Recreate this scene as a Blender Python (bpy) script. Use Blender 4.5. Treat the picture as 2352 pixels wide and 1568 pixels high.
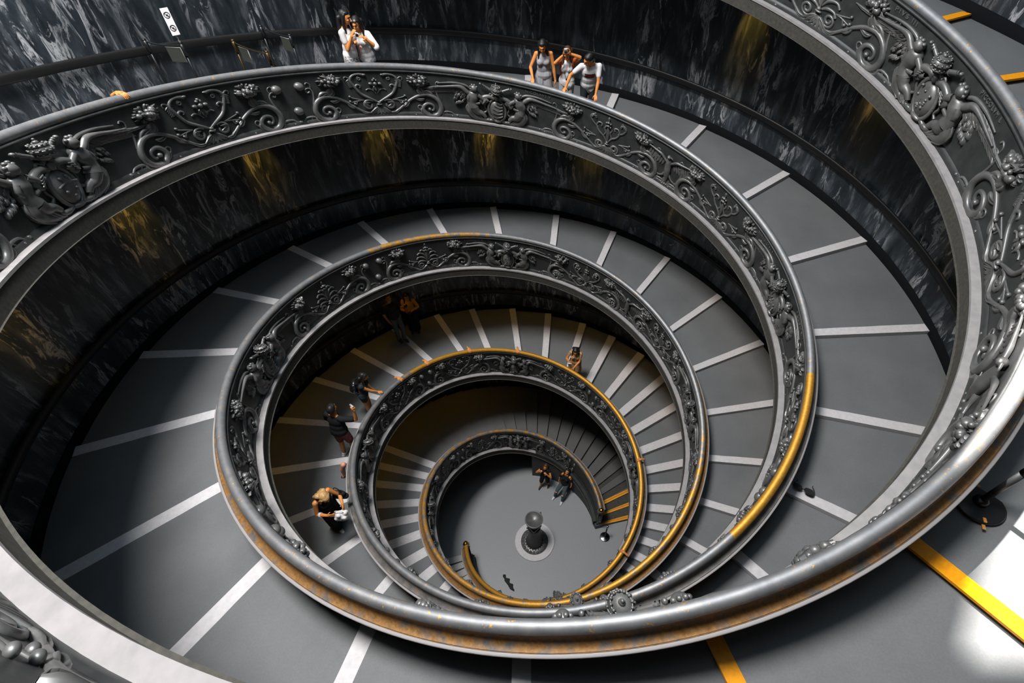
import bpy, bmesh, math, random
import numpy as np
from mathutils import Vector, Matrix
R_ = math.radians
PI = math.pi
TAU = 2 * math.pi
for o in list(bpy.data.objects):
    bpy.data.objects.remove(o)
SC = bpy.context.scene
COL = SC.collection

# ------------------------------------------------------------------ camera, sky, sun, skylight, exposure
S = 0.83                     # metres per survey unit
Z0 = 4.85                    # survey height of the hall floor
CAM = np.array([0.471, -7.427, 15.643 + Z0]) * S
YAW, PIT, ROL, FPX = -0.09, 0.860, -0.044, 1145.7
def setup_camera():
    fw = Vector((math.sin(YAW) * math.cos(PIT), math.cos(YAW) * math.cos(PIT), -math.sin(PIT)))
    rt = Vector((math.cos(YAW), -math.sin(YAW), 0.0))
    up = rt.cross(fw)
    r2 = rt * math.cos(ROL) + up * math.sin(ROL)
    u2 = -rt * math.sin(ROL) + up * math.cos(ROL)
    m = Matrix((r2, u2, -fw)).transposed().to_4x4()
    m.translation = Vector(CAM)
    c = bpy.data.cameras.new('camera')
    c.sensor_width = 36.0
    c.lens = FPX / 2352 * 36
    c.shift_x = -22.8 / 2352
    c.shift_y = 26.8 / 2352
    c.clip_start = 0.02
    c.clip_end = 200
    o = bpy.data.objects.new('camera', c)
    COL.objects.link(o)
    o.matrix_world = m
    SC.camera = o
setup_camera()
SC.view_settings.view_transform = 'Standard'
SC.view_settings.look = 'None'
SC.view_settings.gamma = 1.0
SC.view_settings.exposure = 0.0
SC.view_settings.use_curve_mapping = False
SC.cycles.max_bounces = 6
SC.cycles.diffuse_bounces = 3
SC.cycles.glossy_bounces = 3
SC.cycles.use_denoising = True
SC.cycles.sample_clamp_indirect = 4.0

w = bpy.data.worlds.new('sky')
SC.world = w
w.use_nodes = True
bg = w.node_tree.nodes['Background']
bg.inputs[0].default_value = (0.50, 0.62, 0.70, 1)
bg.inputs[1].default_value = 1.0

def lamp(kind, name, loc, energy, color=(1, 1, 1), **kw):
    l = bpy.data.lights.new(name, kind)
    l.energy = energy
    l.color = color
    for k, v in kw.items():
        setattr(l, k, v)
    o = bpy.data.objects.new(name, l)
    COL.objects.link(o)
    o.location = loc
    return o
ROOF_Z = 27.0
SKY = lamp('AREA', 'skylight', (-4.5, -1.2, ROOF_Z - 0.3), 5300, (1.0, 0.975, 0.965), shape='DISK', size=4.8)
FILL = lamp('AREA', 'fill_light', (0, 0, ROOF_Z - 0.25), 560, (0.62, 0.82, 1.0), shape='DISK', size=11.0)  # added broad bluish fill that lifts the dark parts
SUN_AZ, SUN_EL = R_(-38), R_(54)        # where the sun stands: azimuth from north towards east, elevation
SUN = lamp('SUN', 'sun', (0, 0, 30), 40.0, (1.0, 0.95, 0.9), angle=R_(0.8))
_sd = Vector((math.sin(SUN_AZ) * math.cos(SUN_EL), math.cos(SUN_AZ) * math.cos(SUN_EL), math.sin(SUN_EL)))
SUN.rotation_euler = _sd.to_track_quat('Z', 'Y').to_euler()

# ------------------------------------------------------------------ helix survey (two ramps, half a turn apart)
KN = np.array([-0.9, -0.55, -0.3, -0.1, 0.1, 0.3, 0.5, 0.7, 0.9, 1.1, 1.3, 1.5, 1.69])
KR = np.array([9.623, 7.735, 6.872, 6.54, 6.018, 5.578, 5.224, 4.676, 4.295, 3.805, 3.434, 3.101, 2.704]) * S
KZ = (np.array([17.01, 14.981, 12.922, 11.221, 9.45, 7.796, 6.213, 4.55, 2.921, 1.351, -0.033, -1.581, -3.082]) + Z0) * S
def _spl(kn, v):
    n = len(kn); h = np.diff(kn)
    A = np.zeros((n, n)); b = np.zeros(n); A[0, 0] = A[-1, -1] = 1
    for i in range(1, n - 1):
        A[i, i - 1] = h[i - 1]; A[i, i] = 2 * (h[i - 1] + h[i]); A[i, i + 1] = h[i]
        b[i] = 6 * ((v[i + 1] - v[i]) / h[i] - (v[i] - v[i - 1]) / h[i - 1])
    M = np.linalg.solve(A, b)
    def f(t):
        t = np.asarray(t, float)
        k = np.clip(np.searchsorted(kn, t) - 1, 0, n - 2)
        x0 = kn[k]; x1 = kn[k + 1]; hh = h[k]
        return (M[k] * (x1 - t) ** 3 + M[k + 1] * (t - x0) ** 3) / (6 * hh) + (v[k] / hh - M[k] * hh / 6) * (x1 - t) + (v[k + 1] / hh - M[k + 1] * hh / 6) * (t - x0)
    return f
RC = _spl(KN, KR)            # radius of the handrail's crown
ZC = _spl(KN, KZ)            # its height
def RW(t):                   # radius of the wall
    t = np.asarray(t, float)
    return (9.355 - 2.168 * t + 0.078 * t * t) * S
HFL = 0.98 * S
OFFA, OFFZ = -0.009, 0.057 * S
T_TOP, T_END = -0.62, 1.70
def PHI(hx, t):
    return TAU * np.asarray(t, float) + (PI + OFFA if hx == 'B' else 0.0)
def DZ(hx):
    return OFFZ if hx == 'B' else 0.0
def FZ(t):                   # walking level of the ramp
    t = np.asarray(t, float)
    z = ZC(t) - HFL
    z1 = float(ZC(1.34)) - HFL
    return np.where(t > 1.34, np.maximum(z1 * (1.722 - t) / (1.722 - 1.34), 0.0), z)
def P3(hx, t, r, z):
    ph = PHI(hx, t)
    return np.stack(np.broadcast_arrays(-r * np.sin(ph), -r * np.cos(ph), np.asarray(z, float) + DZ(hx)), -1)
def EO(hx, t):               # outward unit vector
    ph = float(PHI(hx, t))
    return np.array([-math.sin(ph), -math.cos(ph), 0.0])
def ET(hx, t):               # downhill unit vector
    ph = float(PHI(hx, t))
    return np.array([-math.cos(ph), math.sin(ph), 0.0])

# ------------------------------------------------------------------ materials
def mat(name, base=(0.5, 0.5, 0.5), rough=0.6, metal=0.0, spec=0.5):
    m = bpy.data.materials.new(name)
    m.use_nodes = True
    b = m.node_tree.nodes['Principled BSDF']
    b.inputs['Base Color'].default_value = (*base, 1)
    b.inputs['Roughness'].default_value = rough
    b.inputs['Metallic'].default_value = metal
    b.inputs['Specular IOR Level'].default_value = spec
    return m
class NT:
    def __init__(s, m):
        s.m = m; s.t = m.node_tree; s.b = s.t.nodes['Principled BSDF']
    def n(s, typ, **kw):
        x = s.t.nodes.new(typ)
        for k, v in kw.items():
            if k.startswith('i_'):
                key = k[2:]
                x.inputs[int(key) if key.isdigit() else key.replace('_', ' ')].default_value = v
            else:
                setattr(x, k, v)
        return x
    def l(s, a, ao, b, bi):
        s.t.links.new(a.outputs[ao], b.inputs[bi])
    def coords(s, which='Object', scale=(1, 1, 1), rot=(0, 0, 0)):
        c = s.n('ShaderNodeTexCoord'); mp = s.n('ShaderNodeMapping')
        mp.inputs['Scale'].default_value = scale; mp.inputs['Rotation'].default_value = rot
        s.l(c, which, mp, 'Vector')
        return mp
    def noise(s, src, scale, detail=4, rough=0.55, dist=0.0):
        x = s.n('ShaderNodeTexNoise')
        x.inputs['Scale'].default_value = scale; x.inputs['Detail'].default_value = detail
        x.inputs['Roughness'].default_value = rough; x.inputs['Distortion'].default_value = dist
        if src: s.l(src, 0, x, 'Vector')
        return x
    def ramp(s, src, out, stops, interp='LINEAR'):
        r = s.n('ShaderNodeValToRGB'); cr = r.color_ramp; cr.interpolation = interp
        while len(cr.elements) < len(stops): cr.elements.new(0.5)
        for e, (p, c) in zip(cr.elements, stops):
            e.position = p; e.color = (*c, 1) if len(c) == 3 else c
        s.l(src, out, r, 'Fac')
        return r
    def mix(s, fac, a, b, typ='MIX'):
        x = s.n('ShaderNodeMix', data_type='RGBA', blend_type=typ)
        for v, i in ((fac, 0), (a, 6), (b, 7)):
            if isinstance(v, tuple) and hasattr(v[0], 'outputs'): s.t.links.new(v[0].outputs[v[1]], x.inputs[i])
            elif i == 0: x.inputs[0].default_value = v
            else: x.inputs[i].default_value = (*v, 1)
        return x
    def math(s, op, a, b=None):
        x = s.n('ShaderNodeMath', operation=op)
        for v, i in ((a, 0), (b, 1)):
            if v is None: continue
            if isinstance(v, tuple): s.t.links.new(v[0].outputs[v[1]], x.inputs[i])
            else: x.inputs[i].default_value = v
        return x
    def base(s, x, out): s.t.links.new(x.outputs[out], s.b.inputs['Base Color'])
    def rough(s, x, out): s.t.links.new(x.outputs[out], s.b.inputs['Roughness'])
    def bump(s, x, out, strength=0.2, dist=0.01):
        b = s.n('ShaderNodeBump'); b.inputs['Strength'].default_value = strength; b.inputs['Distance'].default_value = dist
        s.l(x, out, b, 'Height'); s.l(b, 0, s.b, 'Normal')

def g3(v, tint=(1, 1, 1)): return (v * tint[0], v * tint[1], v * tint[2])
M = {}
def make_materials():
    # veined dark marble of the walls (UV in metres: u along the wall, v up)
    m = mat('dark_veined_marble', rough=0.32, spec=0.35); k = NT(m)
    uv = k.n('ShaderNodeTexCoord')
    mp = k.n('ShaderNodeMapping'); mp.inputs['Scale'].default_value = (1.0, 0.24, 1); mp.inputs['Rotation'].default_value = (0, 0, R_(13))
    k.l(uv, 'UV', mp, 'Vector')
    warp = k.noise(mp, 1.3, 3)
    wv = k.n('ShaderNodeMix', data_type='VECTOR'); wv.inputs[0].default_value = 0.26
    k.t.links.new(mp.outputs[0], wv.inputs[4]); k.t.links.new(warp.outputs['Color'], wv.inputs[5])
    class W: pass
    n1 = k.n('ShaderNodeTexNoise'); n1.inputs['Scale'].default_value = 6.5; n1.inputs['Detail'].default_value = 7; n1.inputs['Roughness'].default_value = 0.62
    k.t.links.new(wv.outputs[1], n1.inputs['Vector'])
    n2 = k.n('ShaderNodeTexNoise'); n2.inputs['Scale'].default_value = 2.2; n2.inputs['Detail'].default_value = 3
    k.t.links.new(wv.outputs[1], n2.inputs['Vector'])
    n3 = k.n('ShaderNodeTexNoise'); n3.inputs['Scale'].default_value = 9; n3.inputs['Detail'].default_value = 8; n3.inputs['Roughness'].default_value = 0.68; n3.inputs['Distortion'].default_value = 0.9
    k.t.links.new(wv.outputs[1], n3.inputs['Vector'])
    basec = k.ramp(n1, 'Fac', [(0.32, (0.009, 0.013, 0.016)), (0.52, (0.025, 0.032, 0.038)), (0.64, (0.075, 0.088, 0.097))])
    vein = k.ramp(n3, 'Fac', [(0.52, (0, 0, 0)), (0.60, (1, 1, 1)), (0.64, (0.25, 0.25, 0.25)), (0.75, (0.05, 0.05, 0.05))])
    area = k.ramp(n2, 'Fac', [(0.46, (0, 0, 0)), (0.62, (1, 1, 1))])
    va = k.math('MULTIPLY', (vein, 0), (area, 0))
    va2 = k.math('MULTIPLY', (va, 0), 0.75)
    col = k.mix((va2, 0), (basec, 0), (0.52, 0.53, 0.54))
    # slab joints and slab to slab tone
    sep = k.n('ShaderNodeSeparateXYZ'); k.l(uv, 'UV', sep, 0)
    fl = k.math('FLOOR', (k.math('MULTIPLY', (sep, 0), 0.9), 0))
    wn = k.n('ShaderNodeTexWhiteNoise', noise_dimensions='1D'); k.l(fl, 0, wn, 'W')
    tone = k.ramp(wn, 'Value', [(0, (0.62, 0.62, 0.64)), (1, (1.25, 1.25, 1.25))])
    col2 = k.mix(1.0, (col, 2), (tone, 0), 'MULTIPLY')
    k.base(col2, 2)
    M['marble'] = m
    # ramp covering
    m = mat('grey_ramp_covering', rough=0.62, spec=0.35); k = NT(m); c = k.coords()
    n = k.noise(c, 60, 3); n2 = k.noise(c, 1.1, 4)
    a = k.ramp(n2, 'Fac', [(0.3, (0.098, 0.103, 0.106)), (0.7, (0.125, 0.129, 0.131))])
    b = k.ramp(n, 'Fac', [(0.3, (0.92, 0.92, 0.92)), (0.7, (1.06, 1.06, 1.06))])
    k.base(k.mix(1.0, (a, 0), (b, 0), 'MULTIPLY'), 2); k.bump(n, 'Fac', 0.08, 0.002)
    M['ramp'] = m
    m = mat('dark_stair_covering', rough=0.7, spec=0.3); k = NT(m); c = k.coords()
    n = k.noise(c, 50, 3)
    k.base(k.ramp(n, 'Fac', [(0.3, (0.072, 0.072, 0.071)), (0.7, (0.10, 0.098, 0.095))]), 0)
    M['stair'] = m
    def stone(name, lo, hi, rough=0.6, sc=18):
        m = mat(name, rough=rough, spec=0.3); k = NT(m); c = k.coords()
        n = k.noise(c, sc, 5); k.base(k.ramp(n, 'Fac', [(0.3, lo), (0.7, hi)]), 0); k.bump(n, 'Fac', 0.1, 0.004)
        return m
    M['edge'] = stone('pale_travertine_edge', (0.42, 0.405, 0.41), (0.50, 0.485, 0.485), 0.55)
    M['ledge'] = stone('pale_stone_ledge', (0.22, 0.21, 0.21), (0.29, 0.275, 0.27), 0.7, 9)
    M['fascia'] = stone('dark_stucco_fascia', (0.040, 0.039, 0.034), (0.066, 0.062, 0.051), 0.85, 22)
    M['skirt'] = mat('black_skirting', (0.005, 0.006, 0.007), 0.9, 0, 0.05)
    M['yellow'] = stone('yellow_safety_tape', (0.66, 0.25, 0.003), (0.78, 0.31, 0.006), 0.45, 30)
    # bronze
    def bronze(name, dark, lite, rough, metal):
        m = mat(name, rough=rough, metal=metal, spec=0.5); k = NT(m); c = k.coords()
        n = k.noise(c, 5, 6, 0.6); k.base(k.ramp(n, 'Fac', [(0.3, dark), (0.72, lite)]), 0)
        r = k.ramp(n, 'Fac', [(0.3, g3(rough - 0.08)), (0.7, g3(rough + 0.1))]); k.rough(r, 0)
        return m
    M['bronze'] = bronze('dark_bronze_panel', (0.026, 0.029, 0.030), (0.050, 0.051, 0.050), 0.5, 0.3)
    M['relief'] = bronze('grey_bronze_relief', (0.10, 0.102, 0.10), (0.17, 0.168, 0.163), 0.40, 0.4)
    # handrail: grey steel tone, worn to brass where hands polish it
    def rail(name, grey, brass, rough, speck, metal):
        m = mat(name, rough=rough, metal=metal, spec=0.5); k = NT(m); c = k.coords()
        at = k.n('ShaderNodeAttribute', attribute_name='wear')
        n = k.noise(c, 7, 6, 0.65); n2 = k.noise(c, 26, 5, 0.7)
        sp = k.noise(c, 3.3, 2)
        f = k.math('ADD', (at, 'Fac'), (k.math('MULTIPLY', (k.math('SUBTRACT', (n, 'Fac'), 0.5), 0), 1.5), 0))
        f2 = k.ramp(f, 0, [(0.38, (0, 0, 0)), (0.62, (1, 1, 1))])
        s2 = k.ramp(n2, 'Fac', [(speck, (0, 0, 0)), (speck + 0.03, (1, 1, 1))])
        s3 = k.ramp(sp, 'Fac', [(0.47, (0, 0, 0)), (0.52, (1, 1, 1))])
        s4 = k.math('MULTIPLY', (s2, 0), (s3, 0))
        ff = k.math('MAXIMUM', (f2, 0), (s4, 0))
        g = k.ramp(n, 'Fac', [(0.3, grey[0]), (0.7, grey[1])]); b = k.ramp(n2, 'Fac', [(0.3, brass[0]), (0.7, brass[1])])
        k.base(k.mix((ff, 0), (g, 0), (b, 0)), 2)
        return m
    M['rail'] = rail('worn_handrail', ((0.20, 0.21, 0.22), (0.30, 0.30, 0.30)), ((0.50, 0.24, 0.03), (0.72, 0.38, 0.06)), 0.56, 0.605, 0.72)
    M['cove'] = rail('stained_rail_moulding', ((0.075, 0.08, 0.08), (0.21, 0.19, 0.17)), ((0.15, 0.068, 0.016), (0.34, 0.18, 0.06)), 0.5, 0.9, 0.2)
    M['fillet'] = mat('pale_metal_fillet', (0.30, 0.285, 0.28), 0.5, 0.1)
    M['hall'] = stone('dark_terrazzo_floor', (0.19, 0.194, 0.198), (0.28, 0.281, 0.284), 0.42, 55)
    M['blackmetal'] = mat('black_metal', (0.012, 0.013, 0.014), 0.38, 0.3)
    M['ceil'] = mat('ceiling_plaster', (0.20, 0.20, 0.20), 0.9)
    M['chrome'] = mat('chrome', (0.6, 0.6, 0.6), 0.2, 1.0)
make_materials()

# ------------------------------------------------------------------ object helpers
def link(o, parent=None):
    COL.objects.link(o)
    if parent is not None: o.parent = parent
    return o
def tag(o, label=None, cat=None, group=None, kind=None):
    if label: o['label'] = label
    if cat: o['category'] = cat
    if group: o['group'] = group
    if kind: o['kind'] = kind
    return o
def empty(name, loc=(0, 0, 0), label=None, cat=None, group=None, parent=None):
    o = bpy.data.objects.new(name, None); o.location = loc
    o.empty_display_size = 0.1
    return tag(link(o, parent), label, cat, group)
class MB:
    def __init__(s): s.V = []; s.F = []; s.n = 0; s.sm = []; s.uv = []; s.mi = []; s.hasuv = False
    def add(s, V, F, smooth=True, mi=0, uv=None):
        V = np.asarray(V, float).reshape(-1, 3)
        s.V.append(V)
        s.F += [tuple(i + s.n for i in f) for f in F]
        s.sm += [smooth] * len(F); s.mi += [mi] * len(F)
        if uv is not None: s.hasuv = True; s.uv.append(np.asarray(uv, float).reshape(-1, 2))
        else: s.uv.append(np.zeros((len(V), 2)))
        s.n += len(V)
        return s
    def grid(s, P, cu=False, cv=False, smooth=True, mi=0, uv=None, flip=False):
        nu, nv = P.shape[:2]; F = []
        for i in range(nu if cu else nu - 1):
            i2 = (i + 1) % nu
            for j in range(nv if cv else nv - 1):
                j2 = (j + 1) % nv
                f = (i * nv + j, i2 * nv + j, i2 * nv + j2, i * nv + j2)
                F.append(f[::-1] if flip else f)
        return s.add(P.reshape(-1, 3), F, smooth, mi, uv)
    def box(s, c, size, rot=None, mi=0):
        x, y, z = [v / 2 for v in size]
        V = np.array([[-x, -y, -z], [x, -y, -z], [x, y, -z], [-x, y, -z], [-x, -y, z], [x, -y, z], [x, y, z], [-x, y, z]])
        if rot is not None: V = V @ np.asarray(rot).T
        return s.add(V + np.asarray(c), [(3, 2, 1, 0), (4, 5, 6, 7), (0, 1, 5, 4), (1, 2, 6, 5), (2, 3, 7, 6), (3, 0, 4, 7)], False, mi)
    def sphere(s, c, r, nu=10, nv=7, rot=None, mi=0):
        r = np.ones(3) * r
        th = np.linspace(0, PI, nv); ph = np.linspace(0, TAU, nu, endpoint=False)
        P = np.stack([np.sin(th)[None] * np.cos(ph)[:, None], np.sin(th)[None] * np.sin(ph)[:, None], np.cos(th)[None] + 0 * ph[:, None]], -1) * r
        if rot is not None: P = P @ np.asarray(rot).T
        return s.grid(P + np.asarray(c), cu=True, mi=mi)
    def tube(s, pts, rad, n=8, caps=True, mi=0, closed=False, flat=None):
        pts = np.asarray(pts, float); m = len(pts); rad = np.broadcast_to(np.asarray(rad, float), (m,))
        T = np.gradient(pts, axis=0)
        if closed: T = np.roll(pts, -1, 0) - np.roll(pts, 1, 0)
        T /= np.linalg.norm(T, axis=1)[:, None] + 1e-12
        u = np.cross(T[0], [0, 0, 1.0])
        if np.linalg.norm(u) < 0.2: u = np.cross(T[0], [0, 1.0, 0])
        u /= np.linalg.norm(u)
        a = np.linspace(0, TAU, n, endpoint=False); rows = []
        for i in range(m):
            u = u - T[i] * (u @ T[i]); u /= np.linalg.norm(u) + 1e-12
            v = np.cross(T[i], u)
            rows.append(pts[i] + rad[i] * (np.cos(a)[:, None] * u + np.sin(a)[:, None] * v))
        b = s.n
        s.grid(np.array(rows), cu=closed, cv=True, mi=mi)
        if caps and not closed:
            s.F += [tuple(b + j for j in range(n)), tuple(b + (m - 1) * n + j for j in range(n))[::-1]]
            s.sm += [False, False]; s.mi += [mi, mi]
        return s
    def lathe(s, prof, n=24, c=(0, 0, 0), mi=0, smooth=True):
        prof = np.asarray(prof, float); a = np.linspace(0, TAU, n, endpoint=False)
        P = np.stack([prof[None, :, 0] * np.cos(a)[:, None], prof[None, :, 0] * np.sin(a)[:, None], prof[None, :, 1] + 0 * a[:, None]], -1) + np.asarray(c)
        return s.grid(P, cu=True, mi=mi, smooth=smooth)
    def build(s, name, mats, parent=None, recalc=True, attr=None):
        me = bpy.data.meshes.new(name)
        V = np.concatenate(s.V) if s.V else np.zeros((0, 3))
        me.from_pydata(V.tolist(), [], s.F)
        me.polygons.foreach_set('use_smooth', s.sm)
        if not isinstance(mats, (list, tuple)): mats = [mats]
        for m in mats: me.materials.append(m)
        if len(mats) > 1: me.polygons.foreach_set('material_index', s.mi)
        if s.hasuv:
            uv = np.concatenate(s.uv); l = me.uv_layers.new(name='UVMap')
            li = np.zeros(len(me.loops), int); me.loops.foreach_get('vertex_index', li)
            l.data.foreach_set('uv', uv[li].ravel())
        if attr:
            for k, v in attr.items():
                a = me.attributes.new(k, 'FLOAT', 'POINT'); a.data.foreach_set('value', np.asarray(v, float))
        if recalc:
            b = bmesh.new(); b.from_mesh(me); bmesh.ops.recalc_face_normals(b, faces=b.faces); b.to_mesh(me); b.free()
        me.update()
        return link(bpy.data.objects.new(name, me), parent)
# ------------------------------------------------------------------ the setting: hall floor, walls, ceiling
TS = [-0.595, -0.56, -0.525, -0.49, -0.452, -0.412, -0.37, -0.332, -0.296, -0.256, -0.212, -0.163, -0.109, -0.0555, -0.0073, 0.040, 0.0894, 0.1388, 0.1887,
      0.2378, 0.2857, 0.333, 0.3775, 0.4227, 0.4653, 0.5093, 0.5507, 0.592, 0.6355, 0.6765, 0.7177, 0.7585, 0.797, 0.8335, 0.871,
      0.9083, 0.9392, 0.975, 1.0075, 1.04, 1.0692, 1.0992, 1.1283, 1.1558, 1.1835, 1.21, 1.2342, 1.2586, 1.280, 1.3013, 1.3225, 1.3408]
while TS[-1] < 1.705: TS.append(TS[-1] + 0.0174)
TS = [t for t in TS if t < 1.715]
T_FOOT = TS[-1]

def disc(name, r, z, m, n=96):
    b = MB(); a = np.linspace(0, TAU, n, endpoint=False); rr = np.linspace(0.001, r, 8)
    P = np.stack([rr[None] * np.cos(a)[:, None], rr[None] * np.sin(a)[:, None], 0 * rr[None] + z + 0 * a[:, None]], -1)
    b.grid(P, cu=True, smooth=False)
    return b.build(name, m)
tag(disc('floor', 6.2, 0.0, M['hall']), kind='structure')

# unseen ceiling; its opening is added, shaped so sun lands on one patch only
b = MB()
outer = [(-11, -11), (11, -11), (11, 11), (-11, 11)]; inner = [(x - 2.48, y + 3.16) for x, y in ((-0.60, -0.07), (2.2, -0.25), (2.6, 1.6), (1.25, 2.18))]
V = [(x, y, ROOF_Z) for x, y in outer + inner] + [(x, y, ROOF_Z + 0.25) for x, y in outer + inner]
F = []
for i in range(4):
    j = (i + 1) % 4
    F += [(i, j, 4 + j, 4 + i), (8 + i, 12 + i, 12 + j, 8 + j), (4 + i, 4 + j, 12 + j, 12 + i), (i, 8 + i, 8 + j, j)]
b.add(V, F, False)
tag(b.build('ceiling', M['ceil']), kind='structure')

HF = 1.507 * S
def soffit_z(t):
    return ZC(t) - HF
def wall(name, hx):
    ts = np.arange(-0.95, 1.80, 0.006); b = MB()
    other = 'A' if hx == 'B' else 'B'
    h = np.linspace(0, 1, 6)
    tt = np.clip(ts, -0.9, 1.7)
    zlo = np.where(ts < -0.9, ZC(-0.9) - HFL, FZ(tt)) - 0.30
    zlo = np.maximum(np.where(ts > 1.715, -DZ(hx), zlo), -DZ(hx))
    up = ts - 0.5
    zhi = np.where(up < T_TOP, ROOF_Z, soffit_z(np.clip(up, T_TOP, 1.7)) + 0.05 + DZ(other) - DZ(hx))
    # below the soffit's own wall radius: rise as one plane face
    r = RW(ts)
    z = zlo[:, None] + (zhi - zlo)[:, None] * h[None]
    P = P3(hx, ts[:, None], r[:, None] + 0 * h[None], z)
    u = np.concatenate([[0], np.cumsum(np.hypot(np.diff(P[:, 0, 0]), np.diff(P[:, 0, 1])))])
    uv = np.stack([u[:, None] + 0 * z, z], -1)
    b.grid(P, uv=uv)
    o = b.build(name, M['marble'], recalc=False)
    # face the stairwell
    me = o.data; p = me.polygons[len(me.polygons) // 2]
    c = Vector((p.center.x, p.center.y, 0))
    if p.normal.dot(c) > 0: me.flip_normals()
    return tag(o, kind='structure')
wall('wall_west', 'A'); wall('wall_east', 'B')

# ------------------------------------------------------------------ the two spiral ramps
DL, HL, DF = -0.204 * S, 1.227 * S, -0.218 * S
EDGE_W = 0.275
def riser(k):
    t = TS[k]
    d = float(FZ(TS[k]) - FZ(TS[k + 1])) if k + 1 < len(TS) else float(FZ(TS[k]))
    f = np.clip((t - 0.75) / 0.5, 0, 1)
    return d, min(d, 0.06 * (1 - f) + d * f)
def ramp(hx, label):
    root = empty('spiral_ramp', (0, 0, 0), label, 'ramp')
    def part(bld, name, m, **k): return bld.build(name, m, root, **k)
    # treads
    b = MB(); bs = MB(); bm_ = b
    for k in range(len(TS)):
        t0 = TS[k]; t1 = TS[k + 1] if k + 1 < len(TS) else None
        d, rs = riser(k)
        if t1 is None: continue
        b = bs if (hx == 'A' and t0 > 1.30) else bm_
        n = max(3, int((t1 - t0) / 0.004)); tt = np.linspace(t0, t1, n)
        z = np.linspace(float(FZ(t0)) - rs, float(FZ(t1)), n)
        r0 = RC(np.minimum(tt, 1.7)) + 0.02; r1 = RW(tt) + 0.05
        q = np.linspace(0, 1, 4)
        rr = r0[:, None] + (r1 - r0)[:, None] * q[None]
        b.grid(P3(hx, tt[:, None], rr, z[:, None] + 0 * rr), smooth=False)
        # riser face
        rr = np.array([RC(min(t0, 1.7)) + 0.02, RW(t0) + 0.05])
        zz = np.array([float(FZ(t0)) - rs, float(FZ(t0))])
        b.grid(P3(hx, t0, rr[:, None] + 0 * zz[None], zz[None] + 0 * rr[:, None]), smooth=False)
    t0 = TS[-1]; rr = np.array([RC(1.7) + 0.02, RW(t0) + 0.05]); zz = np.array([-DZ(hx), float(FZ(t0))])
    b.grid(P3(hx, t0, rr[:, None] + 0 * zz[None], zz[None] + 0 * rr[:, None]), smooth=False)
    part(bm_, 'treads', M['ramp'], recalc=False)
    if bs.n: part(bs, 'dark_stair_treads', M['stair'], recalc=False)
    # stone ledge at the foot of the balustrade, fascia, soffit
    ts = np.arange(T_TOP, T_END + 0.001, 0.004)
    R0 = RC(ts); Zc = ZC(ts)
    def strip(prof, name, m, uv=False):
        bb = MB()
        for pl in prof:
            pl = np.array(pl)
            rr = R0[:, None] + pl[None, :, 0]; zz = np.maximum(Zc[:, None] + pl[None, :, 1], 0.003 - DZ(hx))
            bb.grid(P3(hx, ts[:, None], rr, zz))
        return part(bb, name, m)
    full = (ts, R0, Zc)
    pl_ = [[(0.0, -HL + 0.006), (DL, -HL)], [(DL, -HL), (DL, -HL - 0.035)]]
    k_ = full[0] < 1.50
    ts, R0, Zc = (x[k_] for x in full); strip(pl_, 'stone_ledge', M['ledge'])
    k_ = full[0] > 1.494
    ts, R0, Zc = (x[k_] for x in full); strip(pl_, 'shaded_ledge', M['bronze'])  # lowest stretch of the ledge, its shadow put in as dark colour
    ts, R0, Zc = full
    bb = MB()
    for pl in ([(DL + 0.012, -HL - 0.035), (DL + 0.012, -HF + 0.0)],):
        pl = np.array(pl); rr = R0[:, None] + pl[None, :, 0]; zz = np.maximum(Zc[:, None] + pl[None, :, 1], 0.0 - DZ(hx))
        bb.grid(P3(hx, ts[:, None], rr, zz))
    rw = RW(ts) + 0.3
    q = np.linspace(0, 1, 4)
    rr = (R0 + DF)[:, None] + (rw - R0 - DF)[:, None] * q[None]
    zz = np.maximum(soffit_z(ts), 0.0 - DZ(hx))[:, None] + 0 * rr
    bb.grid(P3(hx, ts[:, None], rr, zz))
    part(bb, 'stucco_soffit', M['fascia'], recalc=False)
    # black skirting along the wall
    bb = MB()
    tt = np.arange(T_TOP, 1.70, 0.005); r = RW(tt) - 0.035; f = FZ(tt)
    pr = np.array([(0.0, -0.05), (0.0, 0.13), (0.04, 0.14)])
    bb.grid(P3(hx, tt[:, None], r[:, None] + pr[None, :, 0], f[:, None] + pr[None, :, 1]))
    part(bb, 'skirting', M['skirt'])
    # an edge strip on every step
    for k, t in enumerate(TS):
        d, rs = riser(k)
        yellow = hx == 'A' and (t < -0.03 or t > 1.66)
        if hx == 'A' and 1.31 < t < 1.66: continue
        er, et = EO(hx, t), ET(hx, t)
        wdt = EDGE_W if t < 1.0 else EDGE_W - 0.07 * min(1, (t - 1.0) / 0.35)
        r0 = float(RC(min(t, 1.7))) + 0.03; r1 = float(RW(t)) - 0.03
        z = float(FZ(t)) + DZ(hx)
        rot = np.stack([er, et, [0, 0, 1.0]], 1)
        e = MB()
        if yellow and t > 1.6:
            for dy, ww in ((-0.035, 0.055), (-0.105, 0.05)):
                e.box(er * (r0 + r1) / 2 + et * dy + np.array([0, 0, z - 0.008]), (r1 - r0, ww, 0.028), rot)
        elif yellow:
            e.box(er * (r0 + r1) / 2 + et * -0.02 + np.array([0, 0, z - 0.01]), (r1 - r0 - 0.1, wdt, 0.03), rot)
        else:
            th = max(rs, 0.03) + 0.02
            e.box(er * (r0 + r1) / 2 + et * 0.0 + np.array([0, 0, z + 0.006 - th / 2]), (r1 - r0, wdt, th), rot)
        o = e.build('step_edge', M['yellow'] if yellow else M['edge'], root)
        if yellow: o['label'] = 'yellow taped step edge'
    return root
RAMP_A = ramp('A', 'spiral ramp whose topmost and lowest steps carry yellow edge strips')
RAMP_B = ramp('B', 'spiral ramp with only pale step edges, down to the left of the hall floor')

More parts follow.
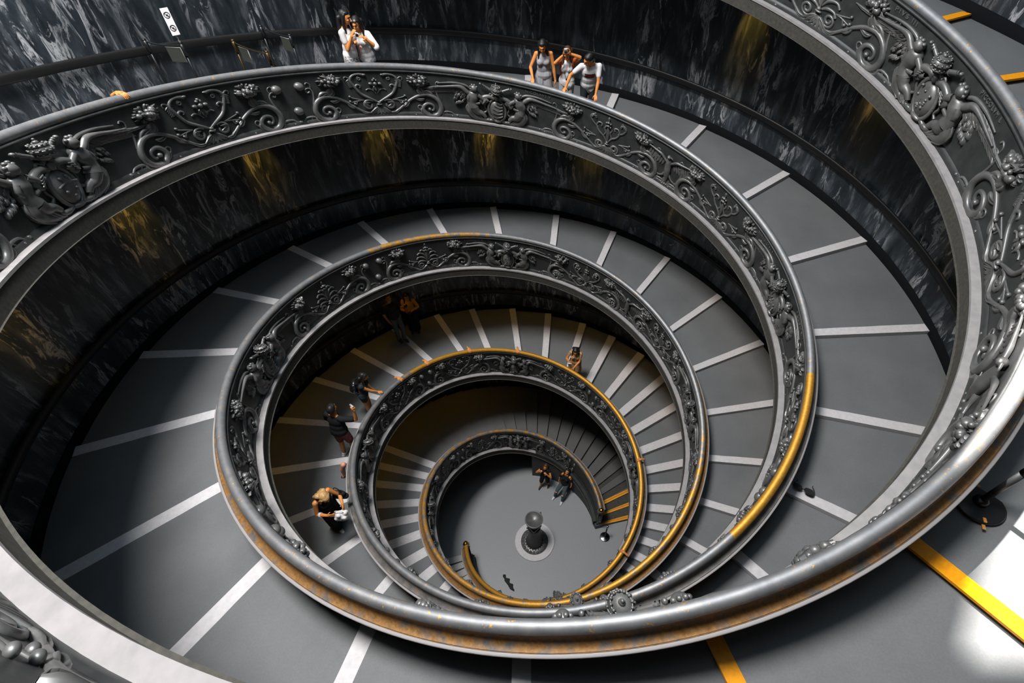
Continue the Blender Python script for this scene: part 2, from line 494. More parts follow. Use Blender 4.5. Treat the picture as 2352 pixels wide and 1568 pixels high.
# ------------------------------------------------------------------ handrails along the walls
def wall_handrail(hx, label):
    b = MB(); ts = np.arange(-0.6, 1.66, 0.005)
    z = FZ(ts) + 0.95 * S
    r = RW(ts) - 0.075
    a = np.linspace(0, TAU, 10, endpoint=False)
    prof = np.stack([0.032 * np.cos(a), 0.080 * np.sin(a)], -1)
    b.grid(P3(hx, ts[:, None], r[:, None] + prof[None, :, 0], z[:, None] + prof[None, :, 1]), cv=True)
    root = b.build('wall_handrail', M['wallrail'])
    tag(root, label, 'handrail')
    for t in np.arange(-0.55, 1.6, 0.075):
        c = MB(); p = P3(hx, t, float(RW(t)) - 0.07, float(FZ(t)) + 0.95 * S - 0.03)
        q = P3(hx, t, float(RW(t)) + 0.01, float(FZ(t)) + 0.95 * S - 0.06)
        c.tube([p, (p + q) / 2 - np.array([0, 0, 0.02]), q], 0.012, 6)
        c.build('bracket', M['wallrail'], root)
M['wallrail'] = mat('dark_bronze_wall_rail', (0.010, 0.010, 0.010), 0.42, 0.0, 0.25)
wall_handrail('A', 'dark handrail on the marble wall of the ramp with yellow-edged steps')
wall_handrail('B', 'dark handrail on the marble wall behind the people on the top ramp')

# ------------------------------------------------------------------ balustrades
def wear_tube(hx, t):
    if hx == 'A':
        return np.interp(t, [-0.6, -0.2, 0.2, 0.33, 0.36, 0.44, 0.47, 0.72, 0.80, 1.0, 1.2, 1.7], [0.0, 0.12, 0.08, 0.15, 0.55, 0.55, 0.08, 0.1, 0.6, 0.62, 0.47, 0.45])
    return np.where((t > 0.285) & (t < 0.385), 1.4, np.interp(t, [-0.6, -0.1, 0.05, 0.35, 0.70, 0.80, 0.86, 1.7], [0.0, 0.0, 0.12, 0.1, 0.1, 0.12, 1.1, 1.1]))
def wear_cove(hx, t):
    if hx == 'A':
        return np.interp(t, [-0.6, -0.22, -0.12, 0.2, 0.33, 0.5, 0.75, 1.7], [0.05, 0.3, 0.6, 0.58, 0.6, 0.5, 0.75, 0.6])
    return np.interp(t, [-0.6, 0.3, 0.5, 0.8, 1.7], [0.05, 0.15, 0.3, 0.3, 0.6])
INFACE = -0.05 * S           # well-side face of the panel, from the crown line
OUTFACE = 0.05 * S
def sweep(hx, profs, name, m, parent, wearf=None, t0=T_TOP, t1=T_END, closed=False, floor_clip=True):
    b = MB(); ts = np.arange(t0, t1 + 1e-6, 0.004); R0 = RC(ts); Zc = ZC(ts); W = []
    for pl in profs:
        pl = np.array(pl) * S
        rr = R0[:, None] + pl[None, :, 0]; zz = Zc[:, None] + pl[None, :, 1]
        if floor_clip: zz = np.maximum(zz, 0.0 - DZ(hx))
        b.grid(P3(hx, ts[:, None], rr, zz), cv=closed)
        if wearf is not None: W.append(np.repeat(wearf(hx, ts), len(pl)))
    return b.build(name, m, parent, attr={'wear': np.concatenate(W)} if wearf is not None else None)
def arc(cx, cy, rx, ry, a0, a1, n=9):
    a = np.radians(np.linspace(a0, a1, n))
    return list(zip(cx + rx * np.cos(a), cy + ry * np.sin(a)))
def balustrade(hx, label):
    root = empty('balustrade', tuple(P3(hx, T_END, float(RC(T_END)), 0.0)), label, 'balustrade')
    root.location.z = 0
    inv = -Vector(root.location)
    def fix(o):
        o.location = inv
        return o
    a = np.linspace(0, TAU, 16, endpoint=False)
    fix(sweep(hx, [np.stack([0.075 * np.cos(a), -0.075 + 0.075 * np.sin(a)], -1)], 'handrail', M['rail'], root, wear_tube, closed=True, floor_clip=False))
    cove = [[(0.055, -0.115), (0.062, -0.135)] + arc(0.185, -0.14, 0.120, 0.135, 182, 268, 8), [(0.185, -0.275), (0.19, -0.276)]]
    fix(sweep(hx, cove, 'rail_moulding', M['cove'], root, wear_cove, floor_clip=False))
    fil = [[(0.192, -0.283), (0.218, -0.286), (0.226, -0.292), (0.226, -0.312)], [(0.226, -0.312), (0.18, -0.315)], [(0.18, -0.312), (0.15, -0.315), (0.07, -0.345), (0.05, -0.36)]]
    fix(sweep(hx, fil, 'rail_fillet', M['fillet'], root, None, floor_clip=False))
    pan = [[(-0.05, -0.10), (-0.05, -0.14)], [(-0.05, -0.14)] + arc(-0.055, -0.16, 0.028, 0.022, 80, 280, 7) + [(-0.05, -0.185)], [(-0.05, -0.185), (-0.05, -1.13)],
           [(-0.05, -1.13), (-0.075, -1.15), (-0.085, -1.19), (-0.085, -1.225)], [(0.05, -0.34), (0.05, -0.86)], [(0.05, -0.86), (0.075, -0.88), (0.09, -0.92), (0.09, -1.05)]]
    fix(sweep(hx, pan, 'panel', M['bronze'], root))
    return root, fix
BAL_A, FIX_A = balustrade('A', 'bronze balustrade of the ramp with yellow-edged steps, nearest rail at the bottom of the picture')
BAL_B, FIX_B = balustrade('B', 'bronze balustrade people at the top lean on, ending left of the pedestal below')
# ------------------------------------------------------------------ cast reliefs on the balustrade panels
def cr(pts, n=6):
    """smooth curve through the given points"""
    p = np.asarray(pts, float)
    if len(p) < 3:
        return np.array([p[0] + (p[-1] - p[0]) * q for q in np.linspace(0, 1, n + 1)])
    e = np.vstack([2 * p[0] - p[1], p, 2 * p[-1] - p[-2]]); out = []
    for i in range(1, len(e) - 2):
        for q in np.linspace(0, 1, n, endpoint=False):
            a, b, c, d = e[i - 1:i + 3]
            out.append(0.5 * ((2 * b) + (c - a) * q + (2 * a - 5 * b + 4 * c - d) * q * q + (3 * b - a - 3 * c + d) * q ** 3))
    out.append(p[-1])
    return np.array(out)
class Relief:
    """collects shapes in panel coordinates: u along the rail, v up from the ledge, d out of the panel"""
    def __init__(s, hx, tc, mirror=1, side='in'):
        s.hx, s.tc, s.m, s.side = hx, tc, mirror, side; s.b = MB()
    def fork(s): return Relief(s.hx, s.tc, s.m, s.side)
    def put(s, Q):
        Q = np.asarray(Q, float); u = Q[..., 0] * s.m; v = Q[..., 1] * 0.89; d = Q[..., 2]
        t = np.clip(s.tc + u / (TAU * 5.15), T_TOP - 0.02, T_END + 0.03)
        if s.side == 'in':
            r = RC(t) + INFACE - d; z = ZC(t) - HL + 0.012 + v
        else:
            r = RC(t) + OUTFACE + d; z = ZC(t) - HFL + 0.02 + v * 0.68
        return P3(s.hx, t, r, z)
    def raw(s, Q, **k): return s.b.grid(s.put(Q), **k)
    def stroke(s, pts, rad, d0=None, n=6, seg=5, flat=0.8):
        p = cr(pts, seg); m = len(p); x = np.linspace(0, 1, m)
        rad = np.asarray(rad, float) if np.ndim(rad) else np.array([rad, rad])
        r = np.interp(x, np.linspace(0, 1, len(rad)), rad)
        T = np.gradient(p, axis=0); T /= np.linalg.norm(T, axis=1)[:, None] + 1e-9
        N = np.stack([-T[:, 1], T[:, 0]], -1)
        a = np.linspace(-0.25 * PI, 1.25 * PI, n)
        if d0 is None: d0 = 0.25 * r
        Q = np.zeros((m, n, 3))
        Q[..., :2] = p[:, None] + N[:, None] * (r[:, None] * np.cos(a)[None])[..., None]
        Q[..., 2] = np.maximum((np.broadcast_to(d0, (m,)))[:, None] + flat * r[:, None] * np.sin(a)[None], -0.01)
        s.raw(Q)
    def leaf(s, pts, w, h=0.03, seg=4):
        p = cr(pts, seg); m = len(p); x = np.linspace(0, 1, m)
        wd = w * np.sin(np.clip(x * 0.94 + 0.06, 0, 1) * PI) ** 0.7 + 0.003
        T = np.gradient(p, axis=0); T /= np.linalg.norm(T, axis=1)[:, None] + 1e-9
        N = np.stack([-T[:, 1], T[:, 0]], -1)
        k = np.array([-1, -0.75, -0.35, 0, 0.35, 0.75, 1]); hh = np.array([-0.2, 0.75, 1.0, 0.45, 1.0, 0.75, -0.2])
        Q = np.zeros((m, 7, 3)); Q[..., :2] = p[:, None] + N[:, None] * (wd[:, None] * k[None])[..., None]
        Q[..., 2] = hh[None] * h * (0.55 + 0.7 * x[:, None]) * (1 - 0.5 * x[:, None] ** 6)
        s.raw(Q)
    def blob(s, u, v, d, r, nu=8, nv=6):
        if s.tc < -0.18: nu, nv = int(nu * 1.8), int(nv * 1.7)
        r = np.ones(3) * r
        th = np.linspace(0.02, PI - 0.02, nv); ph = np.linspace(0, TAU, nu, endpoint=False)
        Q = np.stack([u + r[0] * np.sin(th)[None] * np.cos(ph)[:, None], v + r[1] * np.sin(th)[None] * np.sin(ph)[:, None], d + r[2] * np.cos(th)[None] + 0 * ph[:, None]], -1)
        s.raw(Q, cu=True)
    def spiral(s, cx, cy, r0, r1, a0, turns, rad, n=22, d0=None):
        q = np.linspace(0, 1, n); a = a0 + turns * TAU * q; r = r0 + (r1 - r0) * q ** 0.8
        s.stroke(np.stack([cx + r * np.cos(a), cy + r * np.sin(a)], -1), rad, seg=1, d0=d0)
    def build(s, name, parent, fix, m=None):
        o = s.b.build(name, m or M['relief'], parent); fix(o); return o

def scroll_half(r, kind, rng):
    """left half of a scroll unit; r.m mirrors it"""
    stem = [(-.04, .27), (-.06, .16), (-.14, .07), (-.22, .055), (-.33, .10), (-.5, .24), (-.63, .35), (-.8, .45), (-.97, .49), (-1.1, .46), (-1.2, .37), (-1.25, .22), (-1.2, .08), (-1.1, .01), (-.98, .01), (-.9, .08), (-.87, .17), (-.92, .255), (-1.0, .285), (-1.08, .255), (-1.1, .18), (-1.06, .125), (-1.01, .14)]
    r.stroke(stem, [.016, .022, .028, .04, .055, .05, .04, .028, .02], seg=3)
    if kind == 'grape':
        for k in range(16):
            a = rng.uniform(0, TAU); q = math.sqrt(rng.random()) * .085
            r.blob(-1.0 + q * math.cos(a) * 1.3, .16 + q * math.sin(a), .035, rng.uniform(.026, .036), 6, 5)
    else:
        r.blob(-1.0, .165, .03, .036)
    # acanthus leaves that clasp the stem
    for pts, w in (([(-.97, .49), (-.86, .52), (-.80, .60)], .045), ([(-1.12, .46), (-1.02, .55), (-.92, .57)], .05), ([(-.62, .35), (-.55, .25), (-.47, .20)], .04), ([(-.40, .16), (-.30, .08), (-.2, .085)], .03),
                   ([(-1.22, .20), (-1.24, .04), (-1.08, -.01)], .05), ([(-.95, .02), (-.85, .10), (-.86, .2)], .04), ([(-.72, .41), (-.84, .37), (-.93, .40)], .035)):
        r.leaf(pts, w, .04)
    # upper tendril
    r.stroke([(-1.24, .36), (-1.2, .5), (-1.19, .62), (-1.24, .69), (-1.31, .665), (-1.29, .60), (-1.24, .62)], [.022, .014, .012, .018], seg=3)
    r.stroke([(-1.21, .67), (-1.20, .76), (-1.25, .80), (-1.28, .77)], [.010, .012, .016], seg=3)
    # foot tendrils
    r.stroke([(-1.22, .05), (-1.32, .115), (-1.45, .11), (-1.52, .05), (-1.56, .06)], [.02, .022, .016, .012], seg=3)
    r.stroke([(-1.34, .10), (-1.40, .02), (-1.45, .0), (-1.46, .035)], [.014, .012, .014], seg=3)
    r.blob(-1.57, .055, .015, .024); r.blob(-1.46, .03, .015, .02); r.blob(-1.38, -.0, .012, .018)
    r.stroke([(-.86, .1), (-.79, .14), (-.77, .2), (-.81, .235), (-.85, .215)], [.012, .012, .016], seg=3)
    r.blob(-.70, .02, .015, .022); r.stroke([(-.9, .03), (-.8, .0), (-.72, .01)], [.012, .010], seg=3)
    # stem under the bouquet
    r.leaf([(-.95, .49), (-.88, .58), (-.85, .68)], .075, .05)
    if kind == 'lyre':
        r.stroke([(-.0, .30), (-.11, .37), (-.27, .47), (-.345, .55), (-.38, .645), (-.335, .695), (-.285, .665), (-.30, .63)], [.018, .03, .026, .02, .016], seg=3)
        r.stroke([(-.34, .54), (-.41, .68), (-.45, .80), (-.38, .89), (-.26, .915), (-.17, .89)], [.03, .028, .022, .03], seg=3)
        r.stroke([(-.44, .80), (-.51, .86), (-.55, .84), (-.545, .80)], [.016, .014, .012], seg=3)
        r.spiral(-.275, .82, .045, .015, .5 * PI, 1.2, [.012, .016])
        for k in range(5): r.leaf([(-.41 + .004 * k, .66 + .04 * k), (-.47, .66 + .035 * k), (-.50 - .008 * k, .64 + .03 * k)], .018, .02)
        r.stroke([(-.02, .50), (-.06, .57), (-.14, .6), (-.19, .575)], [.012, .014, .016], seg=3)
        r.blob(-.09, .72, .03, (.04, .03, .03)); r.blob(-.17, .905, .02, (.035, .02, .02))
    elif kind == 'palm':
        for j, (pts, w) in enumerate((([(-.02, .30), (-.12, .36), (-.24, .36), (-.29, .30)], .03), ([(-.02, .36), (-.11, .47), (-.24, .50), (-.31, .44)], .032), ([(-.02, .42), (-.09, .58), (-.2, .63), (-.27, .58)], .03), ([(-.015, .5), (-.05, .66), (-.12, .72), (-.17, .69)], .026))):
            r.stroke(pts, [.014, .03, .022, .026], seg=4)
        r.spiral(-.20, .22, .11, .03, -.2 * PI, -1.5, [.02, .026, .02])
    elif kind == 'vine':
        r.stroke([(-.0, .28), (-.09, .42), (-.2, .50), (-.27, .62), (-.23, .72), (-.15, .71), (-.16, .65)], [.016, .024, .022, .02, .02], seg=3)
        r.stroke([(-.1, .44), (-.05, .54), (-.09, .63), (-.05, .67)], [.016, .02, .012], seg=3)
        r.stroke([(-.24, .6), (-.36, .68), (-.42, .80), (-.35, .86), (-.29, .80)], [.018, .022, .02, .024], seg=3)
        for k in range(4): r.leaf([(-.35, .84), (-.35 + .07 * math.cos(k), .84 + .07 * math.sin(k * 1.7))], .02, .03)
        r.spiral(-.18, .2, .12, .03, -.2 * PI, -1.6, [.02, .03, .022])
    else:   # grape
        r.stroke([(-.0, .28), (-.1, .40), (-.24, .46), (-.36, .58), (-.45, .72), (-.38, .84), (-.27, .80), (-.29, .72)], [.018, .03, .03, .024, .026], seg=3)
        for k in range(12):
            a = rng.uniform(0, TAU); q = math.sqrt(rng.random()) * .07
            r.blob(-.30 + q * math.cos(a) * 1.2, .76 + q * math.sin(a), .035, .03, 6, 5)
        r.leaf([(-.0, .35), (-.08, .5), (-.05, .62)], .045, .04); r.leaf([(-.36, .58), (-.26, .6), (-.18, .66)], .03, .03)
    # small side volute with shell and three buds
    if kind in ('lyre', 'grape'):
        r.spiral(-.2, .25, .125, .05, .25 * PI, .95, [.022, .03, .02])
        for k in range(4): r.leaf([(-.16, .20), (-.22 - .02 * k, .235 + .02 * k), (-.26 + .03 * k, .27 + .012 * k)], .024, .035)
    for e in ((-.54, .445), (-.55, .345), (-.47, .29)):
        r.stroke([(-.28, .36), (-.40, .39 if e[1] > .4 else .35), (e[0] + .03, e[1] - .02), e], [.012, .014, .010], seg=3); r.blob(e[0], e[1] + .012, .018, .024)
def scroll_centre(r, kind):
    for a in np.linspace(-1.15, 1.15, 7):
        r.leaf([(0, .2), (.10 * math.sin(a), .2 - .12 * math.cos(a) * .8), (.26 * math.sin(a), .03 + .02 * abs(a))], .028, .04)
    r.blob(0, .27, .03, (.06, .022, .03)); r.blob(0, .31, .03, (.035, .03, .03))
    if kind == 'lyre':
        r.blob(0, .72, .03, .04)
        for k in (-1, 0, 1): r.leaf([(0, .66), (.05 * k, .60), (.06 * k, .54)], .02, .03)
        for k in (-1, 0, 1): r.blob(.03 * k, .79 + .03 * (k == 0), .03, .024)
    else:
        r.leaf([(0, .34), (0, .55), (0, .70)], .04, .045)
        for q in (.72, .80): r.blob(0, q, .03, (.045, .03, .03)); r.blob(-.05, q - .02, .02, .025); r.blob(.05, q - .02, .02, .025)
        r.leaf([(0, .82), (0, .88), (0, .93)], .03, .035)
def bouquet(r, u, v, rng, grapes=False):
    for k in range(20):
        a = rng.uniform(0, TAU); q = math.sqrt(rng.random())
        r.blob(u + .15 * q * math.cos(a), v + .10 * q * math.sin(a), .045 + .05 * (1 - q), rng.uniform(.028, .05), 7, 5)
    for k in range(17):
        a = TAU * k / 17 + rng.uniform(-.15, .15); c, s_ = math.cos(a), math.sin(a)
        r.leaf([(u + .09 * c, v + .06 * s_), (u + .16 * c, v + .11 * s_), (u + rng.uniform(.19, .25) * c, v + rng.uniform(.12, .165) * s_)], rng.uniform(.016, .028), .05, 2)
    for k in range(7):
        r.leaf([(u + rng.uniform(-.1, .1), v + rng.uniform(-.06, .06)), (u + rng.uniform(-.16, .16), v + rng.uniform(-.12, .12))], .03, .11, 2)
def angel(r):
    """winged figure left of the shield"""
    r.blob(-.47, .77, .075, (.075, .085, .075), 12, 9)                                    # head
    for k in range(7): r.blob(-.47 + .07 * math.cos(.5 + k * .75), .78 + .075 * math.sin(.5 + k * .75), .085, .026, 7, 6)   # curls
    r.stroke([(-.47, .72), (-.47, .66), (-.5, .56), (-.53, .44), (-.5, .32)], [.035, .10, .125, .10, .12], d0=.04, n=8, seg=4)   # trunk
    r.stroke([(-.40, .63), (-.30, .56), (-.24, .50), (-.17, .54)], [.05, .045, .036, .03], d0=.08, seg=3)        # near arm to the shield
    r.stroke([(-.56, .60), (-.60, .50), (-.48, .42), (-.36, .44)], [.048, .042, .036, .028], d0=.08, seg=3)      # other arm
    r.stroke([(-.5, .32), (-.43, .22), (-.33, .19), (-.26, .11)], [.11, .085, .06, .04], d0=.05, n=8, seg=3)     # thigh and shin
    r.stroke([(-.54, .34), (-.57, .2), (-.48, .09), (-.34, .045), (-.22, .05)], [.10, .09, .06, .04, .03], d0=.03, n=8, seg=3)
    r.blob(-.20, .06, .05, (.06, .025, .03))                                                                      # foot
    for k in range(6):                                                                                            # drapery folds
        x = .03 * k
        r.stroke([(-.58 + x, .42 - x), (-.66 + 1.6 * x, .28 - .3 * x), (-.58 + 1.8 * x, .10 - .4 * x), (-.44 + 1.7 * x, .01 + .02 * (k % 2))], [.012, .022, .02, .012], d0=.05, seg=3)
    # wing: thick leading edge, three ranks of feathers
    lead = [(-.53, .60), (-.62, .66), (-.72, .745), (-.86, .75), (-1.1, .715), (-1.32, .69)]
    r.stroke(lead, [.05, .055, .05, .035, .022, .012], d0=.04, seg=4)
    r.stroke([(-.52, .72), (-.66, .80), (-.9, .815), (-1.2, .775)], [.022, .03, .024, .012], d0=.015, seg=4)
    L = cr(lead, 6)
    for k in range(13):
        p = L[int(6 + k * 1.75)]; ln = .20 + .30 * k / 12; a = -2.35 - .52 * k / 12
        r.leaf([p, p + .5 * ln * np.array([math.cos(a), math.sin(a)]), p + ln * np.array([math.cos(a - .18), math.sin(a - .18)])], .026, .028, 2)
    for k in range(9):
        p = L[int(5 + k * 1.6)]; a = -2.1 - .5 * k / 9
        r.leaf([p, p + .16 * np.array([math.cos(a), math.sin(a)])], .024, .05, 2)
    G = random.Random(3)
    for k in range(16):
        x = -.60 - .26 * G.random(); y = .60 - .20 * G.random() + .12 * (x + .60)
        r.leaf([(x, y + .03), (x - .02, y - .01), (x - .05, y - .055)], G.uniform(.018, .026), G.uniform(.04, .07), 2)
    for k in range(10):   # the membrane that backs the feathers
        p = L[int(5 + k * 2.2)]; ln = .16 + .24 * k / 10; a = -2.2 - .5 * k / 10
        r.leaf([p, p + .5 * ln * np.array([math.cos(a), math.sin(a)]), p + ln * np.array([math.cos(a), math.sin(a)])], .06, .016, 2)
def shield(r, rng, variant):
    # oval cartouche
    a = np.linspace(0, TAU, 25)
    r.blob(0, .32, .03, (.17, .25, .10), 14, 8)
    r.stroke(np.stack([.185 * np.cos(a), .32 + .275 * np.sin(a)], -1), .028, d0=.06, seg=1)
    if variant % 3 == 0:
        for k in range(5): r.stroke([(-.15 + .03 * k, .20 + .085 * k), (-.02 + .02 * k, .16 + .085 * k), (.12, .22 + .075 * k)], .012, d0=.125, seg=2)
    elif variant % 3 == 1:
        for k in range(13): r.blob(rng.uniform(-.1, .1), rng.uniform(.16, .48), .115, .022, 6, 5)
    else:
        r.stroke([(-.15, .36), (0, .39), (.15, .36)], .014, d0=.12, seg=2)
        for x, y in ((-.08, .28), (.08, .28), (0, .2), (-.05, .46), (.05, .46)): r.blob(x, y, .115, .024, 6, 5)
    for m in (-1, 1):
        r.stroke([(m * .05, .60), (m * .15, .625), (m * .27, .585), (m * .33, .50), (m * .28, .44), (m * .235, .48), (m * .26, .515)], [.05, .055, .05, .035, .024], d0=.06, n=8, seg=3)
        for k in range(4): r.stroke([(m * (.20 + .02 * k), .58 - .03 * k), (m * (.27 + .012 * k), .56 - .035 * k)], .012, d0=.11, seg=2)
        r.stroke([(m * .24, .46), (m * .26, .36), (m * .22, .27), (m * .27, .22)], [.014, .018, .016, .024], d0=.04, seg=3)
        r.stroke([(m * .10, .07), (m * .2, .04), (m * .27, .07), (m * .25, .12)], [.04, .035, .024], d0=.05, seg=3)
        # crossed keys behind the tiara
        r.stroke([(m * -.09, .66), (m * .1, .78), (m * .29, .885)], [.028, .032, .026], d0=.07, n=8, seg=3)
        r.blob(m * .325, .90, .08, (.026, .026, .03), 10, 7)
        for x, rr in ((.285, .030), (.255, .033), (.15, .036)):
            y = .70 + .65 * x; r.stroke([(m * (x - .008), y - .005), (m * (x + .008), y + .005)], rr, d0=.075, n=10, seg=2)
        r.stroke([(m * -.11, .62), (m * -.15, .66), (m * -.12, .7), (m * -.08, .68)], .018, d0=.06, seg=3)
    r.blob(0, .06, .06, (.10, .04, .05)); r.blob(0, .62, .08, (.05, .06, .05))
def tiara(r):
    r.blob(0, .745, .08, (.075, .05, .075), 12, 7)
    r.blob(0, .83, .12, (.10, .098, .112), 20, 12)
    for q, rr in ((.77, .098), (.835, .108), (.895, .085)):
        a = np.linspace(0, TAU, 25)[:-1]
        Q = np.array([[[ (rr + .008 * math.cos(y)) * math.cos(x), q + .012 * math.sin(y), .12 + (rr + .008 * math.cos(y)) * 1.1 * math.sin(x)] for y in np.linspace(0, TAU, 6, endpoint=False)] for x in a]); r.raw(Q, cu=True, cv=True)
        for x in a[::2]: r.blob(rr * math.cos(x), q + .018, .12 + rr * 1.08 * math.sin(x), (.016, .014, .014), 6, 5)
    r.blob(0, .935, .12, (.03, .03, .03)); r.blob(0, .975, .12, .016)
def eagle(r):
    r.stroke([(0, .72), (0, .62), (.0, .45), (.0, .30), (.0, .16)], [.05, .07, .085, .07, .02], d0=.03, n=8, seg=4)
    r.blob(.0, .77, .06, (.05, .045, .05)); r.stroke([(.03, .78), (.08, .77), (.10, .74)], [.022, .016, .006], d0=.06, seg=3)
    for m in (-1, 1):
        r.stroke([(m * .06, .62), (m * .2, .72), (m * .33, .745), (m * .62, .80)], [.03, .035, .026, .012], d0=.03, seg=4)
        for k in range(8):
            x = .10 + .062 * k; y = .66 + .017 * k
            r.leaf([(m * x, y), (m * (x + .05), y - .12 - .015 * k), (m * (x + .07 + .01 * k), y - .2 - .02 * k)], .028, .018, 2)
        r.stroke([(m * .05, .34), (m * .12, .24), (m * .2, .20)], [.04, .024, .016], d0=.02, seg=3)
        for k in range(3): r.stroke([(m * .2, .2), (m * (.24 + .02 * k), .16 + .04 * k)], [.012, .008], d0=.02, seg=2)
    for k in range(5): r.leaf([(0, .26), (.03 * (k - 2), .16), (.055 * (k - 2), .05)], .025, .02, 2)
def bosses(r, parent, fix):
    for u, v in ((-.23, .735), (.18, .745), (.03, .27)):
        q = r.fork(); q.blob(u, v, .012, (.085, .085, .07), 16, 10); q.build('raised_boss', parent, fix)

TCOA = [-0.53, -0.28, -0.0276, 0.2195, 0.4695, 0.722, 0.967, 1.212, 1.459]
KINDS = {'A': ['palm', 'lyre', 'vine', 'palm', 'grape', 'vine', 'grape', 'palm'], 'B': ['vine', 'lyre', 'vine', 'grape', 'palm', 'lyre', 'vine', 'grape']}
EMB = {'A': 'beboeobob', 'B': 'ebeobobeb'}
def reliefs(hx, root, fix):
    rng = random.Random(5 if hx == 'A' else 9)
    for k, tc in enumerate(TCOA):
        if hx == 'A' and k == 1: tc = -0.286
        if hx == 'A' and k == 2: tc = -0.0313
        R = Relief(hx, tc)
        if tc > -0.56 and not (hx == 'B' and k == 0):
            r = R.fork(); shield(r, rng, k + (hx == 'B')); r.build('coat_of_arms', root, fix)
            r = R.fork(); tiara(r); r.build('papal_tiara', root, fix)
            for m in (1, -1):
                r = Relief(hx, tc, m); angel(r); r.build('winged_angel', root, fix)
        nx = TCOA[k + 1] if k + 1 < len(TCOA) else tc + 0.247
        kind = KINDS[hx][min(k, 7)]
        for q in (0.315, 0.702):
            tu = tc + (nx - tc) * q
            if tu > 1.63: continue
            if tu < (-0.50 if hx == 'B' else -0.58): continue
            r = Relief(hx, tu); scroll_centre(r, kind)
            for m in (1, -1):
                r.m = m; scroll_half(r, kind, rng)
            r.build('acanthus_scroll', root, fix)
            for m in ((1, -1) if not (hx == 'B' and k == 0) else ()):
                r = Relief(hx, tu, m); bouquet(r, -.84, .80, rng); r.build('flower_bouquet', root, fix)
        te = tc + (nx - tc) * 0.508
        if -0.58 < te < 1.62:
            r = Relief(hx, te)
            if EMB[hx][k] == 'b': bosses(r, root, fix)
            elif EMB[hx][k] == 'e': eagle(r); r.build('spread_eagle', root, fix)
            else: bosses(r, root, fix)
    # the ramp side carries shallower garlands; only the stretch that shows is needed
    lo, hi = (-0.17, 0.20) if hx == 'A' else (0.34, 0.62)
    t = lo
    while t < hi:
        r = Relief(hx, t, 1, 'out'); scroll_centre(r, 'palm')
        for m in (1, -1):
            r.m = m; scroll_half(r, 'palm', rng)
        r.build('garland', root, fix, M['bronze'])
        for m in (1, -1):
            r = Relief(hx, t, m, 'out'); bouquet(r, -.84, .80, rng); r.build('flower_bouquet', root, fix, M['bronze'])
        t += 0.098
reliefs('A', BAL_A, FIX_A); reliefs('B', BAL_B, FIX_B)
# ------------------------------------------------------------------ where one stands
def FT(t):
    """height of the tread surface itself"""
    k = max(0, int(np.searchsorted(TS, t)) - 1)
    if k + 1 >= len(TS): return 0.0
    d, rs = riser(k); q = (t - TS[k]) / (TS[k + 1] - TS[k])
    return (float(FZ(TS[k])) - rs) * (1 - q) + float(FZ(TS[k + 1])) * q
def spot_on(hx, t, r):
    return P3(hx, t, r, FT(t))
M['white'] = mat('white_paint', (0.50, 0.48, 0.48), 0.5)
M['gold'] = mat('polished_brass', (0.62, 0.36, 0.08), 0.28, 1.0)
M['orange'] = mat('orange_tape', (0.45, 0.20, 0.03), 0.6)
M['black'] = mat('black_plastic', (0.012, 0.012, 0.013), 0.4)
M['silver'] = mat('silver_plastic', (0.45, 0.45, 0.46), 0.35, 0.3)

# balls that finish the handrails at the foot
for hx, root, fix in (('A', BAL_A, FIX_A), ('B', BAL_B, FIX_B)):
    b = MB(); c = P3(hx, T_END + 0.004, float(RC(T_END)), float(ZC(T_END)) - 0.06); b.sphere(c, 0.085, 14, 9)
    fix(b.build('rail_knob', M['gold'], root))
    b = MB(); er, et = EO(hx, T_END), ET(hx, T_END)
    zt = float(ZC(T_END)) + DZ(hx)
    rot = np.stack([er, et, [0, 0, 1.0]], 1); cc = P3(hx, T_END, float(RC(T_END)), 0) * np.array([1, 1, 0])
    b.box(cc + et * 0.03 + [0, 0, (zt - 0.1) / 2], (0.16, 0.10, zt - 0.1), rot); b.box(cc + et * 0.04 + [0, 0, 0.12], (0.24, 0.16, 0.24), rot); b.box(cc + et * 0.035 + [0, 0, zt - 0.17], (0.22, 0.13, 0.06), rot)
    b.sphere(cc + et * 0.085 + [0, 0, zt * 0.62], (0.06, 0.06, 0.16))
    fix(b.build('newel', M['bronze'], root))

# raised lettering on the panels
def inscription(hx, tc, text, root, fix, width):
    cu = bpy.data.curves.new('inscription', 'FONT'); cu.body = text; cu.size = 0.085; cu.extrude = 0.006; cu.align_x = 'CENTER'; cu.space_character = 1.25
    ob = bpy.data.objects.new('inscription', cu); COL.objects.link(ob)
    bpy.context.view_layer.update()
    me = bpy.data.meshes.new_from_object(ob.evaluated_get(bpy.context.evaluated_depsgraph_get()))
    bpy.data.objects.remove(ob)
    V = np.zeros(len(me.vertices) * 3); me.vertices.foreach_get('co', V); V = V.reshape(-1, 3)
    k = width / max(1e-3, V[:, 0].max() - V[:, 0].min())
    r = Relief(hx, tc)
    # seen from the well the ramp descends to the right, so letters run downhill
    Q = np.stack([V[:, 0] * k, 0.87 + V[:, 1], V[:, 2] + 0.004], -1)
    me.vertices.foreach_set('co', r.put(Q).ravel()); me.materials.append(M['relief']); me.update()
    fix(link(bpy.data.objects.new('raised_lettering', me), root))
